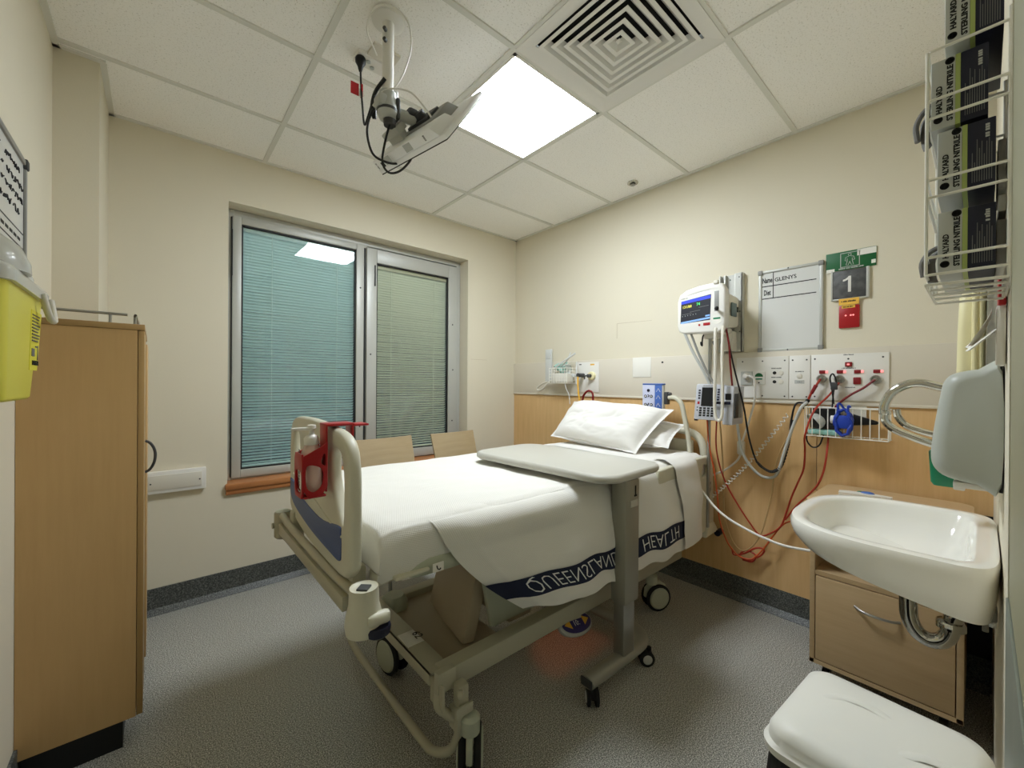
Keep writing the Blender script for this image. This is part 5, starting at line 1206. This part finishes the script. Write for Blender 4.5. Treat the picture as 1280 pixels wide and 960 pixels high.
t = thing('patient_monitor', 'white vital signs monitor with lit blue screen beside the name board', 'monitor', (-.18, -1.91, 1.60))
mb = MB()
pr = [(-1.790, 1.612), (-1.783, 1.64), (-1.783, 1.78), (-1.795, 1.815), (-1.83, 1.836), (-1.90, 1.850), (-1.98, 1.854), (-2.02, 1.845), (-2.035, 1.82), (-2.037, 1.64), (-2.030, 1.605), (-2.01, 1.592), (-1.81, 1.600)]
hole = [(-1.835, 1.802), (-1.825, 1.810), (-1.86, 1.823), (-1.92, 1.832), (-1.965, 1.833), (-1.975, 1.825), (-1.965, 1.818), (-1.90, 1.813)]
body = plate2d(pr, [hole], lambda y, z, d: V((-.225 + d, y, z)), .06, .012); o = body.build('front_case', M['white'], t, ang=45)
mb = MB(); mb.hexa([(-.20, -1.80, 1.605), (-.20, -2.030, 1.60), (-.035, -2.045, 1.625), (-.035, -1.83, 1.63)], [(-.20, -1.80, 1.80), (-.20, -2.030, 1.822), (-.035, -2.045, 1.80), (-.035, -1.83, 1.79)], bev=.018); mb.build('rear_case', M['offwhite'], t)
fx = -.2552
mb = MB(); mb.hexa([(fx, -1.792, 1.648), (fx + .003, -1.792, 1.648), (fx + .003, -1.967, 1.655), (fx, -1.967, 1.655)], [(fx, -1.796, 1.782), (fx + .003, -1.796, 1.782), (fx + .003, -1.972, 1.802), (fx, -1.972, 1.802)]); sc_ = mb.build('screen', M['screen'], t, smooth=False)
def scr(name, m, y0, y1, z0, z1):
    dz = lambda y: (-1.792 - y) * .085
    mb = MB(); mb.hexa([(fx - .0006, y0, z0 + dz(y0)), (fx, y0, z0 + dz(y0)), (fx, y1, z0 + dz(y1)), (fx - .0006, y1, z0 + dz(y1))], [(fx - .0006, y0, z1 + dz(y0)), (fx, y0, z1 + dz(y0)), (fx, y1, z1 + dz(y1)), (fx - .0006, y1, z1 + dz(y1))]); return mb.build(name, m, sc_, smooth=False)
scr('screen_header', M['screen_blue'], -1.797, -1.968, 1.764, 1.782); scr('screen_footer', M['screen_pale'], -1.795, -1.966, 1.648, 1.658); scr('screen_soft_key', M['screen_pale'], -1.94, -1.965, 1.664, 1.672)
for y, z in ((-1.80, 1.70), (-1.85, 1.708), (-1.90, 1.725)): scr('screen_rule', M['grey'], y, y - .06, z, z + .0015)
text('lettering', '131/88', .022, (fx - .0004, -1.803, 1.738), (0, -1, .05), (0, 0, 1), M['screen_yellow'], sc_, width=.052)
text('lettering', '74', .024, (fx - .0004, -1.888, 1.746), (0, -1, .05), (0, 0, 1), M['screen_green'], sc_, width=.020)
for i in range(6): scr('screen_tick', M['lightgrey'], -1.803 - i * .016, -1.806 - i * .016, 1.688, 1.693)
fine_print('print_line', 10, .008, (-.2556, -1.795, 1.793), (0, -1, .06), (0, 0, 1), M['grey'], t, width=.04)
B('alarm_key', M['red'], t, -.257, -.254, -1.967, -1.928, 1.625, 1.641, bev=.002); MB().cyl((-.254, -1.906, 1.631), (-.257, -1.906, 1.631), .006, n=14).build('power_key', M['red'], t)
B('sensor_well', M['grey'], t, -.2565, -.253, -2.015, -1.990, 1.70, 1.815, bev=.002)
mb = MB(); mb.cyl((-.255, -2.0, 1.715), (-.28, -2.012, 1.71), .007); mb.sphere((-.285, -2.015, 1.71), .012); mb.build('sensor_plug', M['black'], t)
mb = MB(); mb.lathe([(0, 0), (.028, 0), (.028, .002), (0, .002)], (-.254, -2.005, 1.655), (-1, 0, 0), 24); st = mb.build('round_sticker', M['paper'], t); B('sticker_print', M['greenplastic'], st, -.2575, -.2565, -2.024, -1.985, 1.655, 1.664)
B('side_port', mat('port_blue_grey', (110, 128, 130), 0.5), t, -.15, -.08, -2.047, -2.036, 1.68, 1.76, bev=.006); B('port_knob', M['black'], t, -.075, -.06, -2.05, -2.040, 1.71, 1.74, bev=.003)
mb = MB(); mb.box(-.262, -.24, -2.01, -1.985, 1.855, 1.875, bev=.004); mb.build('handle_tape', M['offwhite'], t)
# IV pole clamped beside the bed
t = thing('iv_pole', 'thin steel drip pole with two black hooks standing at the bed-head', 'drip pole', (-.17, -1.93, .38))
mb = MB(); mb.cyl((-.17, -1.925, .40), (-.17, -1.932, 1.60), .0095, n=14); mb.build('pole', M['steel'], t)
mb = MB(); mb.box(-.20, -.14, -1.99, -1.905, 1.555, 1.605, bev=.006); mb.build('clamp', M['offwhite'], t)
for s_ in (-1, 1):
    mb = MB(); y = -1.94 + s_ * .035; mb.tube([(-.175, -1.94 + s_ * .022, 1.585), (-.20, y, 1.575), (-.205, y + s_ * .004, 1.545), (-.205, y + s_ * .004, 1.525), (-.215, y, 1.513), (-.23, y, 1.520), (-.232, y, 1.535)], .0042, 8, 4); mb.build('hook', M['black'], t)
# infusion pump
t = thing('infusion_pump', 'light grey infusion pump with dark screen and keypad clamped on the drip pole', 'pump', (-.21, -1.97, 1.075))
mb = MB(); mb.hexa([(-.262, -1.876, 1.080), (-.19, -1.876, 1.080), (-.19, -2.035, 1.080), (-.262, -2.035, 1.080)], [(-.255, -1.890, 1.288), (-.19, -1.890, 1.288), (-.19, -2.045, 1.283), (-.255, -2.045, 1.283)], bev=.010); mb.build('case', mat('pump_lilac_grey', (186, 188, 196), .4), t)
def onp(y, z, d=0.0): return V((-.2625 + (z - 1.08) * .034 - d, y - (z - 1.08) * .06, z))
def pq(name, m, y0, y1, z0, z1, d=.0012, par=t):
    mb = MB(); mb.hexa([onp(y0, z0, -.001), onp(y1, z0, -.001), onp(y1, z0, d), onp(y0, z0, d)], [onp(y0, z1, -.001), onp(y1, z1, -.001), onp(y1, z1, d), onp(y0, z1, d)]); return mb.build(name, m, par, smooth=False)
pq('screen', M['black'], -1.915, -1.995, 1.160, 1.268)
def keys(name, ys, zs, w, h, m):
    for y in ys:
        for z in zs: pq(name, m, y + w, y - w, z - h, z + h)
keys('key', (-1.902,), (1.205, 1.22, 1.235, 1.25), .006, .0045, M['navy']); keys('key', (-2.008,), (1.200, 1.214, 1.228, 1.242, 1.256), .006, .0045, M['navy'])
keys('key', (-1.915, -1.937, -1.959, -1.981), (1.106, 1.120, 1.134, 1.148), .007, .005, M['ink']); keys('key', (-1.900,), (1.178,), .006, .008, M['red']); keys('key', (-1.896,), (1.135, 1.152), .003, .003, M['ink'])
o = onp(-1.92, 1.2745, .0012); fine_print('print_line', 10, .008, o, (0, -1, 0), (.034, -.06, 1), M['grey'], t, width=.075)
B('foot', M['black'], t, -.255, -.235, -1.895, -1.878, 1.072, 1.084, bev=.002)
mb = MB(); mb.hexa([(-.275, -2.042, 1.062), (-.12, -2.042, 1.062), (-.12, -2.098, 1.062), (-.275, -2.098, 1.062)], [(-.268, -2.048, 1.280), (-.12, -2.048, 1.280), (-.12, -2.104, 1.275), (-.268, -2.104, 1.275)], bev=.008); md = mb.build('pump_module', bpy.data.materials['pump_lilac_grey'], t)
mb = MB(); mb.box(-.262, -.215, -2.108, -2.10, 1.10, 1.235, bev=.003); mb.build('door_recess', M['darkgrey'], md)
B('module_latch', M['grey'], md, -.21, -.17, -2.110, -2.10, 1.10, 1.24, bev=.004); B('module_key', M['signyellow'], md, -.268, -.262, -2.075, -2.065, 1.16, 1.175); B('module_key', M['black'], md, -.272, -.264, -2.09, -2.058, 1.20, 1.235, bev=.002)
mb = MB(); mb.box(-.285, -.275, -2.09, -1.99, 1.175, 1.19, bev=.004); lone(mb.build('pen', M['navy'], None), 'dark blue pen clipped across the front of the infusion pump', 'pen')

# bed hand control on its bent arm
t = thing('bed_hand_control', 'white and blue bed hand control on a bent arm behind the pillows', 'remote control', (-.18, -1.58, 1.06))
mb = MB(); mb.box(-.20, -.165, -1.653, -1.505, 1.05, 1.286, bev=.012); mb.build('case', M['offwhite'], t)
B('white_keypad', mat('keypad_lilac', (196, 200, 222), .4), t, -.2025, -.199, -1.594, -1.508, 1.055, 1.278, bev=.001); B('blue_keypad', M['hsblue'], t, -.2025, -.199, -1.645, -1.596, 1.055, 1.278, bev=.001); B('top_edge', M['hsblue'], t, -.203, -.166, -1.652, -1.507, 1.279, 1.289, bev=.003)
for y in (-1.53, -1.572):
    for z in (1.095, 1.15, 1.205): 
        k = MB().cyl((-.202, y, z), (-.205, y, z), .010, n=14).build('button', M['navy'], t); MB().cyl((-.205, y, z), (-.2055, y, z), .005, n=10).build('button_mark', M['offwhite'], k)
MB().cyl((-.202, -1.551, 1.243), (-.205, -1.551, 1.243), .010, n=14).build('button', M['navy'], t)
mb = MB(); mb.tube([(-.2035, -1.555, 1.16), (-.2035, -1.545, 1.14), (-.2035, -1.548, 1.11)], .0035, 6, 3); mb.tube([(-.2035, -1.545, 1.215), (-.2035, -1.556, 1.21), (-.2035, -1.548, 1.20)], .0025, 6, 3); mb.build('figure_mark', M['ink'], t)
mb = MB()
for z in (1.10, 1.15, 1.2, 1.245): mb.tube([(-.2032, -1.607, z - .01), (-.2032, -1.62, z + .012), (-.2032, -1.634, z - .01)], .0016, 6, 1)
mb.build('key_symbol', M['offwhite'], t)
mb = MB(); mb.box(-.19, -.15, -1.675, -1.650, 1.155, 1.235, bev=.006); mb.cyl((-.17, -1.672, 1.22), (-.17, -1.69, 1.22), .012); mb.build('pivot', M['darkgrey'], t)
mb = MB(); mb.tube([(-.17, -1.67, 1.200), (-.17, -1.72, 1.198), (-.17, -1.757, 1.165), (-.17, -1.775, 1.10), (-.17, -1.80, .98), (-.17, -1.815, .87), (-.17, -1.815, .80)], .0145, 12, 5); mb.build('bent_arm', M['bed'], t)

# ------------------------------------------------------------------ ceiling television on its pole
t = thing('ceiling_pole_mount', 'white ceiling pole with jointed arm carrying the television', 'mount', (-1.985, -1.50, 2.27))
px, py = -1.985, -1.50
mb = MB(); mb.lathe([(.062, 0), (.060, -.016), (.05, -.02), (.024, -.022)], (px, py, H), n=30); mb.build('ceiling_flange', M['vane'], t)
mb = MB(); mb.cyl((px, py, 2.36), (px, py, H), .0215, n=22); mb.build('pole', M['white'], t)
mb = MB()
for z in (2.60, 2.56): mb.cyl((px - .018, py - .02, z), (px - .028, py - .028, z), .007, n=10)
mb.build('pole_screw', M['darkgrey'], t)
mb = MB(); mb.lathe([(.024, .062), (.031, .058), (.033, .02), (.038, .0), (.039, -.022), (.031, -.040), (.024, -.046), (0, -.047)], (px, py, 2.325), n=24); mb.box(px - .045, px - .01, py - .03, py + .03, 2.315, 2.36, bev=.008); mb.build('hub', M['lightgrey'], t)
mb = MB(); mb.lathe([(.018, 0), (.024, -.004), (.022, -.024), (0, -.020)], (px + .004, py - .01, 2.281), n=20); mb.box(px + .022, px + .038, py - .034, py + .022, 2.285, 2.365, bev=.007); mb.lathe([(.040, .005), (.040, -.005)], (px, py, 2.312), n=24); mb.build('hub_insert', M['darkgrey'], t)
arm = MB(); arm.cyl((px + .03, py, 2.40), (px + .03, py, 2.29), .012); arm.tube([(px + .03, py - .005, 2.318), (px + .085, py - .012, 2.318), (px + .105, py - .014, 2.318)], .022, 14, 3); arm.build('arm', M['lightgrey'], t)
mb = MB(); mb.box(px + .07, px + .112, py - .040, py + .008, 2.318, 2.350, bev=.010); mb.build('arm_cover', M['darkgrey'], t)
mb = MB(); mb.sphere((px + .132, py - .018, 2.312), .026, (1, 1, 1.1)); mb.cyl((px + .12, py - .018, 2.315), (px + .165, py - .02, 2.30), .019); mb.build('ball_joint', M['black'], t)
# television: local axes e (along its width), u (up the screen), n (out of the screen)
e = V((-.174, .985, 0)).normalized(); u = V((.185, .033, .259)).normalized(); nn = e.cross(u).normalized()
if nn.x < 0: nn = -nn
B2 = V((-1.876, -1.743, 2.150))
TV = Matrix(((e.x, u.x, nn.x, B2.x), (e.y, u.y, nn.y, B2.y), (e.z, u.z, nn.z, B2.z), (0, 0, 0, 1)))
t = thing('television', 'small grey flat television hanging tilted from the ceiling pole, seen from behind', 'television', tuple(TV @ V((.2, .16, 0))))
W_, Hh = .40, .32
mb = MB(); mb.box(0, W_, 0, Hh, -.014, .006, bev=.004, mtx=TV); mb.build('screen_panel', M['dispwhite'], t)
B0 = MB().box(.002, W_ - .002, .001, Hh - .002, .0045, .0085, mtx=TV); B0.build('front_bezel', M['black'], t)
MB().box(.012, W_ - .012, .012, Hh - .012, .0085, .0092, mtx=TV).build('screen', M['black'], t)
mb = MB(); mb.hexa([TV @ V(p) for p in ((.02, .0, -.014), (W_ - .0, .0, -.014), (W_ - .0, .13, -.014), (.02, .13, -.014))], [TV @ V(p) for p in ((.045, .0, -.050), (W_ - .0, .0, -.050), (W_ - .0, .12, -.046), (.045, .12, -.046))], bev=.004); bxo = mb.build('base_housing', M['dispwhite'], t)
mb = MB(); mb.hexa([TV @ V(p) for p in ((.09, .10, -.012), (.31, .10, -.012), (.31, .27, -.012), (.09, .27, -.012))], [TV @ V(p) for p in ((.11, .11, -.052), (.29, .11, -.052), (.29, .25, -.052), (.11, .25, -.052))], bev=.005); mb.build('rear_housing', M['grey'], t)
mb = MB(); mb.box(.14, .26, .13, .22, -.062, -.05, bev=.003, mtx=TV); mb.cyl(TV @ V((.2, .17, -.085)), TV @ V((.2, .17, -.058)), .022); mb.build('mount_plate', M['darkgrey'], t)
mb = MB(); mb.box(.165, .205, -.0008, .0, -.046, -.018, mtx=TV); mb.build('rating_sticker', M['lightgrey'], bxo, smooth=False)
mb = MB(); mb.box(.30, .335, -.0008, 0, -.044, -.016, mtx=TV); mb.build('rating_sticker', M['lightgrey'], bxo, smooth=False)
mb = MB(); mb.box(.345, .362, -.002, 0, -.034, -.014, mtx=TV); mb.build('port', M['black'], bxo, smooth=False)
T3 = TV.to_3x3(); fine_print('print_line', 10, .010, TV @ V((.085, -.0002, -.022)), T3 @ V((0, 0, -1)), T3 @ V((1, 0, 0)), M['greyink'], bxo, width=.024); fine_print('print_line', 10, .008, TV @ V((.385, -.0002, -.016)), T3 @ V((0, 0, -1)), T3 @ V((1, 0, 0)), M['greyink'], bxo, width=.024)
mb = MB(); mb.box(.24, .33, .06, .12, -.10, -.072, bev=.004, mtx=TV); mb.box(.25, .32, .07, .11, -.072, -.05, mtx=TV); t2 = mb.build('power_adaptor', M['lightgrey'], None); lone(t2, 'small grey power adaptor box strapped behind the television', 'power adaptor')
# ceiling outlet with plug, red tag, leads
t = thing('ceiling_outlet', 'white double power outlet on the ceiling beside the television pole', 'outlet', (-1.955, -1.235, H - .02))
R_ = Matrix.Translation((-1.962, -1.252, 0)) @ Matrix.Rotation(math.radians(0), 4, 'Z')
mb = MB(); mb.box(-.055, .075, -.036, .036, H - .014, H + .006, bev=.004, mtx=R_); mb.build('face_plate', M['white'], t)
mb = MB(); mb.box(-.02, .095, -.11, .0, H - .006, H + .006, bev=.002, mtx=R_); mb.build('blank_plate', M['offwhite'], t)
for x, y in ((-.005, -.012), (.02, .012)): MB().cyl(R_ @ V((x, y, H - .014)), R_ @ V((x, y, H - .019)), .009, n=14).build('switch', M['lightgrey'], t)
MB().cyl(R_ @ V((-.045, .015, H - .0135)), R_ @ V((-.045, .015, H - .0155)), .004, n=8).build('screw', M['darkgrey'], t)
mb = MB(); mb.lathe([(.0, 0), (.018, 0), (.022, .008), (.021, .022), (.012, .038), (.006, .06), (0, .062)], (-2.0, -1.262, H - .014), (-.02, -.02, -1), 18); mb.tube([(-2.0, -1.262, 2.60), (-2.002, -1.275, 2.52), (-2.005, -1.30, 2.42), (-2.008, -1.33, 2.335), (-2.004, -1.36, 2.36), (-1.995, -1.41, 2.43), (-1.985, -1.47, 2.44), (-1.965, -1.49, 2.40), (-1.975, -1.51, 2.35)], .0042, 8, 5)
lone(mb.build('power_lead', M['black'], None), 'black plug and lead hanging from the ceiling outlet to the pole hub', 'cable')
t = thing('test_tag', 'red test tag wrapped round the black lead below the ceiling outlet', 'tag', (-2.01, -1.275, 2.49))
B('red_flag', M['red'], t, -2.045, -2.012, -1.276, -1.2745, 2.478, 2.528); B('paper_end', M['paper'], t, -2.012, -1.996, -1.276, -1.2745, 2.478, 2.512); B('red_wrap', M['red'], t, -2.004, -1.997, -1.283, -1.270, 2.478, 2.530)
def cable(name, label, m, pts, r, cat='cable', sm=5, n=8, flat=None):
    return lone(MB().tube(pts, r, n, sm, flat=flat).build(name, m, None), label, cat)
cable('power_lead', 'black lead looping from the pole hub round to the television base', M['black'], [(px - .035, py + .01, 2.33), (px - .05, py + .04, 2.30), (px - .055, py + .06, 2.24), (px - .035, py + .06, 2.17), (px + .0, py + .035, 2.14), (-1.925, -1.46, 2.155), (-1.90, -1.50, 2.185)], .0045)
cable('data_lead', 'black lead dropping from the underside of the pole hub to the television', M['black'], [(px + .004, py - .01, 2.262), (px - .01, py - .005, 2.20), (px - .018, py + .005, 2.12), (px + .01, py + .01, 2.09), (-1.935, -1.50, 2.105), (-1.90, -1.515, 2.15), (-1.89, -1.52, 2.185)], .0042)
cable('aerial_lead', 'thin white lead arching over the pole hub to the back of the television', M['white'], [(px - .045, py + .03, 2.33), (px - .02, py - .02, 2.375), (px + .05, py - .06, 2.385), (px + .10, py - .08, 2.35), (-1.85, -1.61, 2.28), (-1.846, -1.62, 2.23)], .0036)
cable('aerial_lead', 'thin white lead ringing the top of the ceiling pole', M['white'], [(-1.95, -1.31, H - .006), (-1.985, -1.36, 2.645), (-2.035, -1.42, 2.645), (-2.05, -1.50, 2.648), (-2.02, -1.575, 2.645), (-1.95, -1.585, 2.625), (-1.92, -1.56, 2.56), (-1.935, -1.53, 2.47), (-1.965, -1.505, 2.40)], .0030)
cable('cable_bundle', 'short black cable bundle gathered against the pole hub', M['black'], [(px - .02, py - .02, 2.42), (px - .04, py + .02, 2.38), (px - .045, py + .04, 2.33), (px - .03, py + .05, 2.30), (px - .04, py + .03, 2.36)], .007)

# ------------------------------------------------------------------ leads and hoses along the bed-head wall
cable('call_lead', 'red call lead from a gas socket falling behind the basin and up to the pump', M['redcord'], [(-0.045,-2.518,1.299),(-0.06,-2.480,1.234),(-0.14,-2.435,1.155),(-0.148,-2.400,1.03),(-0.06,-2.379,0.943),(-0.055,-2.373,0.845),(-0.058,-2.350,0.769),(-0.06,-2.322,0.687),(-0.063,-2.298,0.595),(-0.067,-2.273,0.512),(-0.071,-2.221,0.458),(-0.075,-2.174,0.437),(-0.079,-2.126,0.489),(-0.084,-2.058,0.588),(-0.088,-1.997,0.694),(-0.092,-1.957,0.807),(-0.096,-1.939,0.926),(-0.115,-1.95,1.08)], .0046)
cable('call_lead', 'second red lead hanging from under the wide basket down behind the basin', M['redcord'], [(-0.06,-2.480,1.05),(-0.116,-2.482,0.931),(-0.112,-2.469,0.848),(-0.108,-2.445,0.778),(-0.104,-2.404,0.716),(-0.100,-2.354,0.650),(-.09,-2.30,.56)], .0046)
cable('pump_lead', 'thin orange lead hanging from the pump almost to the skirting', M['orange'], [(-0.19,-1.926,1.08),(-0.175,-1.931,0.933),(-0.165,-1.959,0.771),(-0.155,-1.973,0.631),(-0.145,-1.983,0.490),(-0.138,-2.019,0.380),(-0.125,-2.058,0.319),(-0.112,-2.092,0.295),(-0.100,-2.134,0.296),(-0.087,-2.159,0.318),(-0.075,-2.195,0.371),(-0.062,-2.241,0.458),(-0.050,-2.283,0.524),(-.05,-2.34,.56)], .0042)
cable('tangled_lead', 'orange-red lead knotted in loops low on the timber wall', M['redcord'], [(-0.05,-2.017,0.305),(-0.055,-2.031,0.276),(-0.05,-2.083,0.298),(-0.055,-2.146,0.350),(-0.05,-2.187,0.353),(-0.045,-2.167,0.311),(-0.05,-2.105,0.267),(-0.055,-2.062,0.281),(-0.045,-2.092,0.319),(-0.055,-2.146,0.309),(-0.05,-2.126,0.265),(-0.045,-2.075,0.258)], .0050)
cable('power_cable', 'white power cord running from the bed side rail to the bedside cabinet', M['white'], [(-0.30,-1.93,0.70),(-0.325,-2.027,0.614),(-0.350,-2.108,0.574),(-0.375,-2.196,0.552),(-0.400,-2.284,0.538),(-0.425,-2.386,0.532),(-0.440,-2.495,0.545)], .0062)
P = []
a0, a1 = V((-0.10, -1.914, 0.600)), V((-0.035, -2.293, 1.123)); dd = (a1 - a0); ax = dd.normalized(); s1 = ax.cross(V((1, 0, 0))).normalized(); s2 = ax.cross(s1)
for i in range(27 * 12 + 1):
    k = i / (27 * 12); a = i / 12 * 2 * PI; sag = -.10 * math.sin(k * PI); P.append(a0 + dd * k + V((0, 0, sag * .35)) + s1 * (.0085 * math.cos(a)) + s2 * (.0085 * math.sin(a)))
cable('coiled_cord', 'white curly cord stretched from the bed rail up to the wide basket', M['white'], P, .0030, sm=1, n=6)
cable('probe_lead', 'black lead sagging from the monitor to the wide basket', M['black'], [(-0.21,-2.037,1.605),(-0.205,-2.074,1.399),(-0.20,-2.125,1.178),(-0.18,-2.150,0.990),(-0.170,-2.185,0.866),(-0.160,-2.223,0.827),(-0.145,-2.256,0.817),(-0.127,-2.291,0.854),(-0.110,-2.312,0.949),(-0.102,-2.325,1.055),(-0.10,-2.330,1.119),(-0.09,-2.345,1.185),(-0.05,-2.375,1.190)], .0048)
P = []
K = spline([V(p) for p in [(-0.172,-2.185,0.866),(-0.160,-2.223,0.829),(-0.145,-2.256,0.819),(-0.127,-2.291,0.856),(-0.110,-2.312,0.949),(-0.103,-2.322,1.02)]], 40)
for i, p in enumerate(K):
    a = i * .95; P.append(p + V((.007 * math.cos(a), .0045 * math.sin(a), .0045 * math.sin(a + .4))))
cable('coiled_cord', 'black curly section of lead sagging below the wide basket', M['black'], P, .0032, sm=1, n=6)
cable('probe_plug', 'black in-line plug on the lead at the corner of the wide basket', M['black'], [(-.104, -2.326, 1.045), (-.103, -2.328, 1.075), (-.102, -2.330, 1.10)], .008, 'plug', 2)
cable('air_hose', 'pale grey hose sagging in a curve from the pump to the wide basket', M['lightgrey'], [(-0.18,-2.085,1.09),(-0.178,-2.109,0.931),(-0.164,-2.145,0.845),(-0.150,-2.196,0.790),(-0.135,-2.241,0.782),(-0.133,-2.275,0.815),(-0.134,-2.310,0.947),(-0.137,-2.347,1.077),(-0.137,-2.378,1.165),(-0.10,-2.395,1.195)], .0075)
cable('thin_line', 'thin beige line looping low below the basket and back up to the pump', M['beigecord'], [(-0.136,-2.385,1.165),(-0.13,-2.330,1.030),(-0.07,-2.268,0.915),(-0.050,-2.236,0.800),(-0.050,-2.225,0.687),(-0.050,-2.198,0.546),(-0.050,-2.174,0.449),(-0.050,-2.138,0.370),(-0.050,-2.092,0.319),(-0.050,-2.048,0.320),(-0.050,-2.003,0.387),(-0.060,-1.975,0.515),(-0.080,-1.975,0.756),(-0.10,-1.972,0.948),(-0.16,-1.985,1.075)], .0042)
cable('outlet_lead', 'white lead dropping from the plug in the power panel', M['white'], [(-0.056,-2.10,1.336),(-0.060,-2.13,1.322),(-0.060,-2.137,1.266),(-0.052,-2.130,1.173),(-0.045,-2.078,0.983),(-0.045,-2.064,0.945)], .0060)
lone(MB().box(-.062, -.030, -2.082, -2.042, .872, .955, bev=.010).build('inline_connector', M['offwhite'], None), 'white in-line connector hanging on the lead below the power panel', 'connector')
cable('outlet_lead', 'white lead swinging from the in-line connector to the bed', M['white'], [(-0.046,-2.060,0.874),(-0.050,-2.036,0.828),(-0.050,-1.968,0.765),(-0.052,-1.912,0.731),(-0.06,-1.88,0.705)], .0058)
cable('monitor_hose', 'grey hose slanting down from the far edge of the monitor', M['lightgrey'], [(-0.24,-1.803,1.612),(-0.235,-1.855,1.486),(-0.225,-1.908,1.381),(-0.215,-1.95,1.287)], .0085)
cable('monitor_hose', 'darker grey hose slanting down beside the pale one below the monitor', M['grey'], [(-0.225,-1.838,1.602),(-0.222,-1.884,1.475),(-0.218,-1.930,1.371),(-0.205,-1.972,1.286)], .0070)
cable('pressure_hose', 'cream hose hanging in a long loop in front of the infusion pump', M['offwhite'], [(-0.27,-2.005,1.60),(-0.29,-2.010,1.56),(-0.30,-2.016,1.420),(-0.30,-2.014,1.199),(-0.30,-2.019,1.111),(-0.30,-2.036,1.086),(-0.30,-2.053,1.114),(-0.30,-2.056,1.244),(-0.30,-2.052,1.418),(-0.28,-2.046,1.56),(-0.25,-2.035,1.61)], .0085)
cable('temperature_lead', 'red lead running straight down from the monitor to the pump module', M['maroon'], [(-0.215,-2.038,1.605),(-0.217,-2.056,1.504),(-0.217,-2.063,1.400),(-0.216,-2.074,1.279)], .0052)
cable('gas_lead', 'short red lead with sleeve from the first chrome gas socket', M['redcord'], [(-0.055,-2.443,1.318),(-0.06,-2.424,1.280),(-0.06,-2.404,1.240),(-0.055,-2.388,1.200)], .0055)
lone(MB().cyl((-.058, -2.425, 1.285), (-.059, -2.405, 1.240), .0095, .0075, n=12).build('lead_sleeve', M['darkred'], None), 'dark red sleeve on the lead from the first gas socket', 'sleeve')
lone(MB().cyl((-.056, -2.39, 1.206), (-.085, -2.372, 1.165), .010, n=12).build('lead_connector', M['black'], None), 'black connector resting on the top corner of the wide basket', 'connector')
cable('gas_lead', 'dark red lead from the third chrome gas socket down into the wide basket', M['maroon'], [(-0.055,-2.655,1.313),(-0.06,-2.613,1.272),(-0.06,-2.558,1.232),(-0.055,-2.508,1.18),(-.05,-2.49,1.13)], .0052)
cable('sensor_lead', 'thin black lead looped over the middle gas socket', M['black'], [(-0.060,-2.492,1.15),(-0.060,-2.498,1.251),(-0.064,-2.508,1.305),(-0.064,-2.496,1.342),(-0.064,-2.484,1.322),(-0.062,-2.492,1.26),(-.062,-2.50,1.19)], .0036)
lone(MB().box(-.075, -.058, -2.515, -2.488, 1.262, 1.300, bev=.003).build('cable_clip', M['darkgrey'], None), 'dark grey clip hanging on leads below the middle gas socket', 'clip')
cable('sensor_lead', 'thin black lead dangling in a loop under the wide basket', M['black'], [(-0.075,-2.390,1.04),(-0.08,-2.392,0.995),(-0.080,-2.410,0.967),(-0.080,-2.430,0.965),(-0.080,-2.448,0.983),(-0.075,-2.461,1.03)], .0036)

# ------------------------------------------------------------------ light, world, camera
ld = bpy.data.lights.new('night_light_glow', 'SPOT'); ld.energy = 1.5; ld.color = (1.0, .10, .005); ld.spot_size = math.radians(44); ld.spot_blend = .3; ld.shadow_soft_size = .03
lo = bpy.data.objects.new('night_light_glow', ld); COL.objects.link(lo); lo.location = (-1.13, -1.66, .595); lo.rotation_euler = (math.radians(-6), 0, 0)
w_ = bpy.data.worlds.new('World'); S.world = w_; w_.use_nodes = True
w_.node_tree.nodes['Background'].inputs['Color'].default_value = (.80, .95, 1.0, 1); w_.node_tree.nodes['Background'].inputs['Strength'].default_value = 4.2

yaw, pit, rol = 0.7168, -0.0016, 0.0066
s_, c_ = math.sin(yaw), math.cos(yaw)
fw = V((s_, c_, 0)); rt = V((c_, -s_, 0)); up = V((0, 0, 1))
fw2 = fw * math.cos(pit) + up * math.sin(pit); up2 = up * math.cos(pit) - fw * math.sin(pit)
rt2 = rt * math.cos(rol) + up2 * math.sin(rol); up3 = up2 * math.cos(rol) - rt * math.sin(rol)
cd = bpy.data.cameras.new('camera'); cam = bpy.data.objects.new('camera', cd); COL.objects.link(cam)
cd.sensor_fit = 'HORIZONTAL'; cd.sensor_width = 36.0; cd.lens = 511.62 / 1280 * 36; cd.clip_start = .005
cam.matrix_world = Matrix(((rt2.x, up3.x, -fw2.x, -2.6472), (rt2.y, up3.y, -fw2.y, -2.9901), (rt2.z, up3.z, -fw2.z, 1.2836), (0, 0, 0, 1)))
S.camera = cam
S.view_settings.view_transform = 'Standard'; S.view_settings.look = 'None'; S.view_settings.gamma = 1.0
S.view_settings.use_curve_mapping = False; S.view_settings.exposure = 0.12
S.cycles.max_bounces = 16; S.cycles.diffuse_bounces = 12; S.cycles.transparent_max_bounces = 16; S.cycles.use_denoising = True
S.cycles.sample_clamp_indirect = 10.0
# ------------------------------------------------------------------ repeats share a group
GR = {'pillow': 'pillows at the head of the bed', 'visitor_chair': 'visitor chairs behind the bed', 'glove_box': 'glove boxes in the wire rack',
      'venetian_blind': 'blinds behind the window glass', 'oxygen_mask': 'masks in the wire baskets', 'monitor_hose': 'hoses below the patient monitor',
      'call_lead': 'red leads on the bed-head wall', 'gas_lead': 'leads from the gas sockets', 'sensor_lead': 'thin black leads by the wide basket'}
for o in list(COL.objects):
    if o.parent is None and o.name.split('.')[0] in GR: o['group'] = GR[o.name.split('.')[0]]
